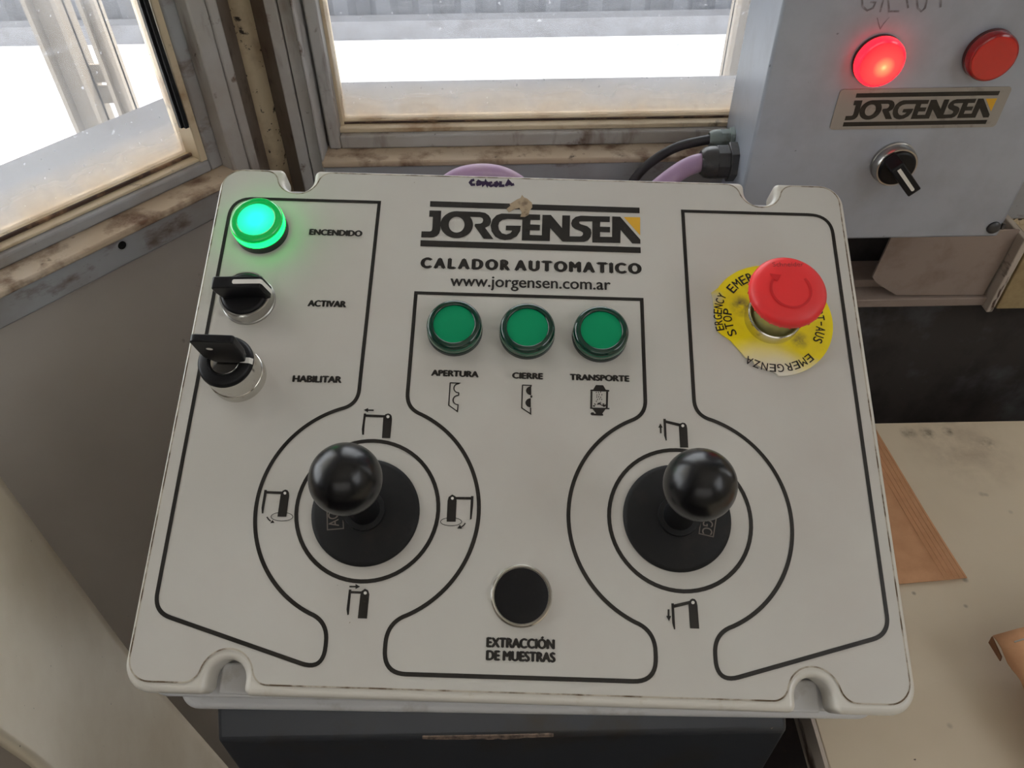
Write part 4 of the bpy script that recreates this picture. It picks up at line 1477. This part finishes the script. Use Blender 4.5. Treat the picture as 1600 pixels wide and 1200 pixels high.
def red_lamp(px, py, lit, lab):
    c = X(px, py)
    o = MB()
    o.lathe([(0, 0.0002), (0.0150, 0.0002), (0.0150, 0.0022), (0.0146, 0.0026), (0, 0.0026)], c, 48)
    b = bpart(o, 'indicator_lamp', M['red_bezel'], smooth=30)
    b['label'] = lab
    o = MB()
    o.lathe([(0.0146, 0.0024), (0.0149, 0.0034), (0.0147, 0.0072), (0.0140, 0.0086), (0.0130, 0.0090)], c, 56)
    o.cur = 1
    prof = [(0.0130, 0.0090)]
    for i in range(14):
        r = 0.0126 - i * 0.0009
        prof += [(r, 0.0089 if i % 2 and lit else 0.0091)]
    prof += [(0, 0.0089)]
    o.lathe(prof, c, 56)
    o.v = [tuple(Matrix.Translation((-0.264, 0, -bzb)) @ Matrix.Rotation(math.radians(90), 4, 'X') @ Vector(p)) for p in o.v]
    ln = o.build('lens', [M['red_lit_side'], M['red_lit_disc']] if lit else [M['red_side'], M['red_disc']], b, smooth=35, fixn=False)


M['red_bezel'] = mat('dark_red_bezel', srgb(70, 16, 16), 0.35)
M['red_side'] = mat('unlit_red_lens_side', srgb(150, 16, 12), 0.15, coat=0.6)
M['red_disc'] = mat('unlit_red_lens', srgb(205, 34, 22), 0.25, coat=0.4)
cl = X(1369.5, 92)
M['red_lit_side'] = mat('lit_red_lens_side', srgb(160, 10, 20), 0.15, coat=0.6, emit=((1.0, 0.008, 0.02, 1), 3.4))
lc = (cl[0] - 0.264 + 0.002, -0.0089, cl[1] - bzb - 0.002)
M['red_lit_disc'] = glow('lit_red_lens', [(0.0, (1.0, 0.62, 0.25, 1)), (0.14, (1.0, 0.28, 0.12, 1)), (0.45, (0.85, 0.05, 0.05, 1)), (1.0, (0.72, 0.012, 0.03, 1))], c=lc, rad=0.0150, strength=1.35, base=(0.3, 0.01, 0.01, 1))
red_lamp(1369.5, 92, True, 'glowing red lamp, the left one')
red_lamp(1543, 83, False, 'unlit red lamp, the right one')

# nameplate with the same logo
plc = [X(1100 + x / 3.2, y / 3.2) for x, y in ((680, 443), (1538, 433), (1453, 636), (627, 643))]
px0 = sum(p[0] for p in (plc[0], plc[3])) / 2; px1 = sum(p[0] for p in (plc[1], plc[2])) / 2
py1 = (plc[0][1] + plc[1][1]) / 2; py0 = (plc[2][1] + plc[3][1]) / 2
o = MB()
o.prism(fillet([(px0, py0), (px1, py0), (px1, py1), (px0, py1)], 0.0025, 5), 0.0001, 0.0008)
np_ = bpart(o, 'nameplate', M['plate'])
np_['label'] = 'small metal JORGENSEN nameplate'
xs = [p[0] for g in LOGO_P[:2] for p in g]; ys = [p[1] for g in LOGO_P[:2] for p in g]
lx0, lx1, ly0, ly1 = min(xs), max(xs), min(ys), max(ys)
tl_, tr_ = X(1100 + 690 / 3.2, 629 / 3.2), X(1100 + 1472 / 3.2, 452 / 3.2)
g0x, g1x = tl_[0], X(1100 + 1408 / 3.2, 612 / 3.2)[0]
g0y, g1y = (tl_[1] + X(1100 + 1408 / 3.2, 620 / 3.2)[1]) / 2, tr_[1]
skew = (P(640 + 2873 / 8, 300 + 202 / 8)[1] - P(640 + 258 / 8, 300 + 120 / 8)[1]) / (P(640 + 2873 / 8, 300 + 202 / 8)[0] - P(640 + 258 / 8, 300 + 120 / 8)[0])


def to_plate(p):
    u = (p[0] - lx0) / (lx1 - lx0)
    v = (p[1] - skew * (p[0] - lx0) - ly0) / (ly1 - ly0)
    return (g0x + u * (g1x - g0x) + 0.0, g0y + v * (g1y - g0y))


o = MB()
logo(o, to_plate, 0.00095)
for i in range(len(o.v)):
    pass
o.v = [tuple(Matrix.Translation((-0.264, 0, -bzb)) @ Matrix.Rotation(math.radians(90), 4, 'X') @ Vector(p)) for p in o.v]
o.build('printed_logo', [M['print'], M['yellow_print']], np_, fixn=False)

# selector on the box
c = X(1394, 253)
R90 = Matrix.Translation((-0.264, 0, -bzb)) @ Matrix.Rotation(math.radians(90), 4, 'X') @ Matrix.Translation((c[0], c[1], 0))
o = MB(R90)
o.lathe([(0, 0.0002), (0.0148, 0.0002), (0.0148, 0.0020), (0.0142, 0.0026), (0.0140, 0.0075), (0.0132, 0.0086), (0.0124, 0.0086), (0.0122, 0.0078), (0, 0.0078)], n=56)
sb_ = o.build('selector_switch', M['satin'], box, smooth=35)
sb_['label'] = 'black lever selector under the nameplate'
ra, rb = Vector(X(1389, 249, 0.021)), Vector(X(1424, 300, 0.021))
dirv = (rb - ra)
ang_ = math.atan2(dirv.y, dirv.x)
Rk = R90 @ Matrix.Rotation(ang_ + math.pi, 4, 'Z')
o = MB(Rk)
o.lathe([(0, 0.0078), (0.0122, 0.0078), (0.0122, 0.0092), (0.0112, 0.0104), (0.0050, 0.0112), (0, 0.0112)], n=56)
o.prism([(0.0122, 0.0095), (0.0121, 0.0110), (0.0095, 0.0195), (0.0080, 0.0205), (-0.0150, 0.0222), (-0.0166, 0.0212), (-0.0164, 0.0165), (-0.0140, 0.0115), (-0.0120, 0.0095)], -0.0044, 0.0044, 'xz')
o.build('knob', M['black'], sb_, smooth=35, bevel=0.0008)
o = MB(Rk)
o.add([(0.0076, -0.0012, 0.0210), (0.0076, 0.0012, 0.0210), (-0.0125, 0.0011, 0.0224), (-0.0131, 0.0005, 0.0225), (-0.0131, -0.0005, 0.0225), (-0.0125, -0.0011, 0.0224)], [(0, 1, 2, 3, 4, 5)])
o.build('white_pointer', M['white'], sb_, fixn=False)
o = MB(Matrix.Translation((-0.264, 0, -bzb)) @ Matrix.Rotation(math.radians(90), 4, 'X'))
c = X(1552, 355)
o.lathe([(0, 0.0002), (0.0048, 0.0002), (0.0047, 0.0014), (0.0034, 0.0026), (0.0015, 0.0031), (0, 0.0032)], c, 28)
sc_ = o.build('screw', M['gland'], box, smooth=40)
o = MB(Matrix.Translation((-0.264, 0, -bzb)) @ Matrix.Rotation(math.radians(90), 4, 'X'))
o.box(c[0] + 0.0048, c[0] + 0.0068, c[1] - 0.001, c[1] + 0.004, 0.0002, 0.0022)
o.build('screw_lug', M['gland'], sc_, bevel=0.0004)
o = MB(Matrix.Translation((-0.264, 0, -bzb)) @ Matrix.Rotation(math.radians(90), 4, 'X'))
fs_ = lambda x, y: X(1100 + x / 3.2, y / 3.2)
for st in ([(812, -30), (790, -5), (792, 30), (815, 52), (845, 40), (856, 12), (830, 10)], [(905, -40), (880, 60)], [(918, -30), (925, 56), (975, 56)],
           [(1062, -30), (1068, 40), (1085, 56), (1105, 40), (1118, -20)], [(1186, -30), (1182, 36)], [(1010, -25), (1020, 40)]):
    o.stroke([fs_(*q) for q in st], 0.0011, 0.00025)
for st in ([(865, 88), (880, 145), (900, 115), (926, 85)],):
    o.stroke([fs_(*q) for q in st], 0.0005, 0.00025)
hwb = o.build('handwriting', M['pencil'], box, fixn=False)
hwb['label'] = 'faint grey marker scrawl at the top'


# cable glands on the left side of the box
def side_x(y):
    return bx0 + 0.012 * (y - YX) / 0.105


def gland(px, py, y, r, ln, m, lab, nut):
    q = at_y(px, py, y)
    x = side_x(y)
    Mx = Matrix.Translation((x - 0.264, y - YX, q.z - CZ - bzb)) @ Matrix.Rotation(math.radians(-90), 4, 'Y')
    o = MB(Mx)
    o.lathe([(0, 0.0), (r * 1.22, 0.0), (r * 1.22, nut), (0, nut)], n=6, a0=0.3)
    b = o.build('cable_gland', m, box, bevel=0.0006, smooth=30)
    b['label'] = lab
    o = MB(Mx)
    o.lathe([(0, nut), (r * 1.06, nut), (r * 1.06, nut + ln * 0.45), (0, nut + ln * 0.45)], n=8, a0=0.2)
    o.lathe([(r * 0.98, nut + ln * 0.4), (r * 1.0, nut + ln * 0.62), (r * 0.92, nut + ln * 0.85), (r * 0.70, nut + ln), (r * 0.60, nut + ln), (r * 0.55, nut + ln * 0.8), (0, nut + ln * 0.8)], n=32)
    o.build('cap_nut', m, b, bevel=0.0005, smooth=40)
    return Vector((x - nut - ln * 0.85, y, q.z))


g1 = gland(1128, 217, 0.545, 0.0070, 0.0150, M['gland_grey'], 'small grey-green cable gland', 0.0040)
g2_ = gland(1145, 253, 0.520, 0.0118, 0.0200, M['gland'], 'large dark grey cable gland', 0.0065)


def spline(pts, n=14):
    pts = [Vector(p) for p in pts]
    pts = [pts[0] * 2 - pts[1]] + pts + [pts[-1] * 2 - pts[-2]]
    out = []
    for i in range(1, len(pts) - 2):
        p0, p1, p2, p3 = pts[i - 1:i + 3]
        for k in range(n):
            t = k / n
            out.append(0.5 * ((2 * p1) + (p2 - p0) * t + (2 * p0 - 5 * p1 + 4 * p2 - p3) * t * t + (3 * p1 - p0 - 3 * p2 + p3) * t ** 3))
    out.append(pts[-2])
    return out


def cable(name, pts, r, m, label, cat):
    o = MB()
    b = Vector(pts[0])
    o.tube([p - b for p in spline(pts)], r, 18)
    ob = o.build(name, m, loc=b, smooth=60)
    return tag(ob, label, cat)


w = lambda px, py, y: at_y(px, py, y)
rear = pan(0.10, TOP - 0.004, -0.045)
rear2 = pan(-0.015, TOP - 0.004, -0.045)
cable('black_cable', [g1 + Vector((0.004, 0, 0)), g1 + Vector((-0.006, -0.001, -0.0005)), w(1060, 229, 0.545), w(1025, 248, 0.545), w(996, 274, 0.545), w(978, 310, 0.545), w(968, 380, 0.54), w(970, 470, 0.53), Vector((0.085, 0.53, 0.55))], 0.0036, M['cable'],
      'thin black cable curving from the upper gland of the grey box down behind the console', 'cable')
cable('violet_cable', [g2_ + Vector((0.004, 0, 0)), g2_ + Vector((-0.006, 0, -0.001)), w(1062, 268, 0.517), w(1030, 292, 0.512), w(985, 330, 0.508), w(900, 350, 0.505), w(838, 310, 0.50), w(795, 280, 0.497), w(755, 271, 0.494), w(712, 280, 0.49), w(685, 310, 0.485), w(668, 380, 0.48), Vector((-0.06, 0.48, 0.55))], 0.0068, M['conduit'],
      'thick violet cable from the large dark gland, humping up behind the console', 'cable')

# ================================================================== sheet metal under the box and the right-hand side
YF = 0.530
fz = lambda px, py: (lambda q: (q.x, q.z))(at_y(px, py, YF))
o = MB()
fp = [fz(1397, 362), fz(1594, 360), fz(1536, 461), fz(1400, 461), fz(1372, 444), fz(1363, 434)]
o.prism(fillet(fp, [0, 0, 0.001, 0.004, 0.006, 0.004], 5), YF, YF + 0.002, 'xz')
fpo = o.build('mounting_plate', M['flap'], smooth=30)
tag(fpo, 'beige sheet metal plate with a rounded corner hanging under the grey box', 'plate')
o = MB()
za, zb_ = at_y(1450, 466, 0.528).z, at_y(1450, 478, 0.528).z
o.box(0.20, 0.62, 0.527, 0.575, zb_, za)
o.box(0.20, 0.62, 0.545, 0.575, za, za + 0.008)
structure(o.build('trim_5', M['flap'], bevel=0.001))
o = MB()
pa, pb_ = at_y(1543, 478, 0.522), at_y(1553, 478, 0.522)
o.box(pa.x, pb_.x, 0.520, 0.575, zb_ - 0.002, at_y(1590, 372, 0.522).z)
structure(o.build('trim_6', M['edge'], bevel=0.001))
o = MB()
pa2 = at_y(1556, 481, 0.524)
o.box(pa2.x, pa2.x + 0.30, 0.523, 0.575, zb_ - 0.001, at_y(1596, 392, 0.524).z)
ag = o.build('yellowed_panel', M['aged'], bevel=0.001)
tag(ag, 'yellowed stained panel at the right edge just above the dark gap', 'panel')
o = MB()
zc = at_y(1580, 352, 0.56).z
o.box(0.375, 1.0, 0.560, 0.60, zc, CZ - 0.12)
o.cur = 1
o.box(0.375, 1.0, 0.548, 0.60, at_y(1570, 371, 0.55).z, zc)
structure(o.build('trim_7', [M['tubepaint'], M['bead']], bevel=0.001))
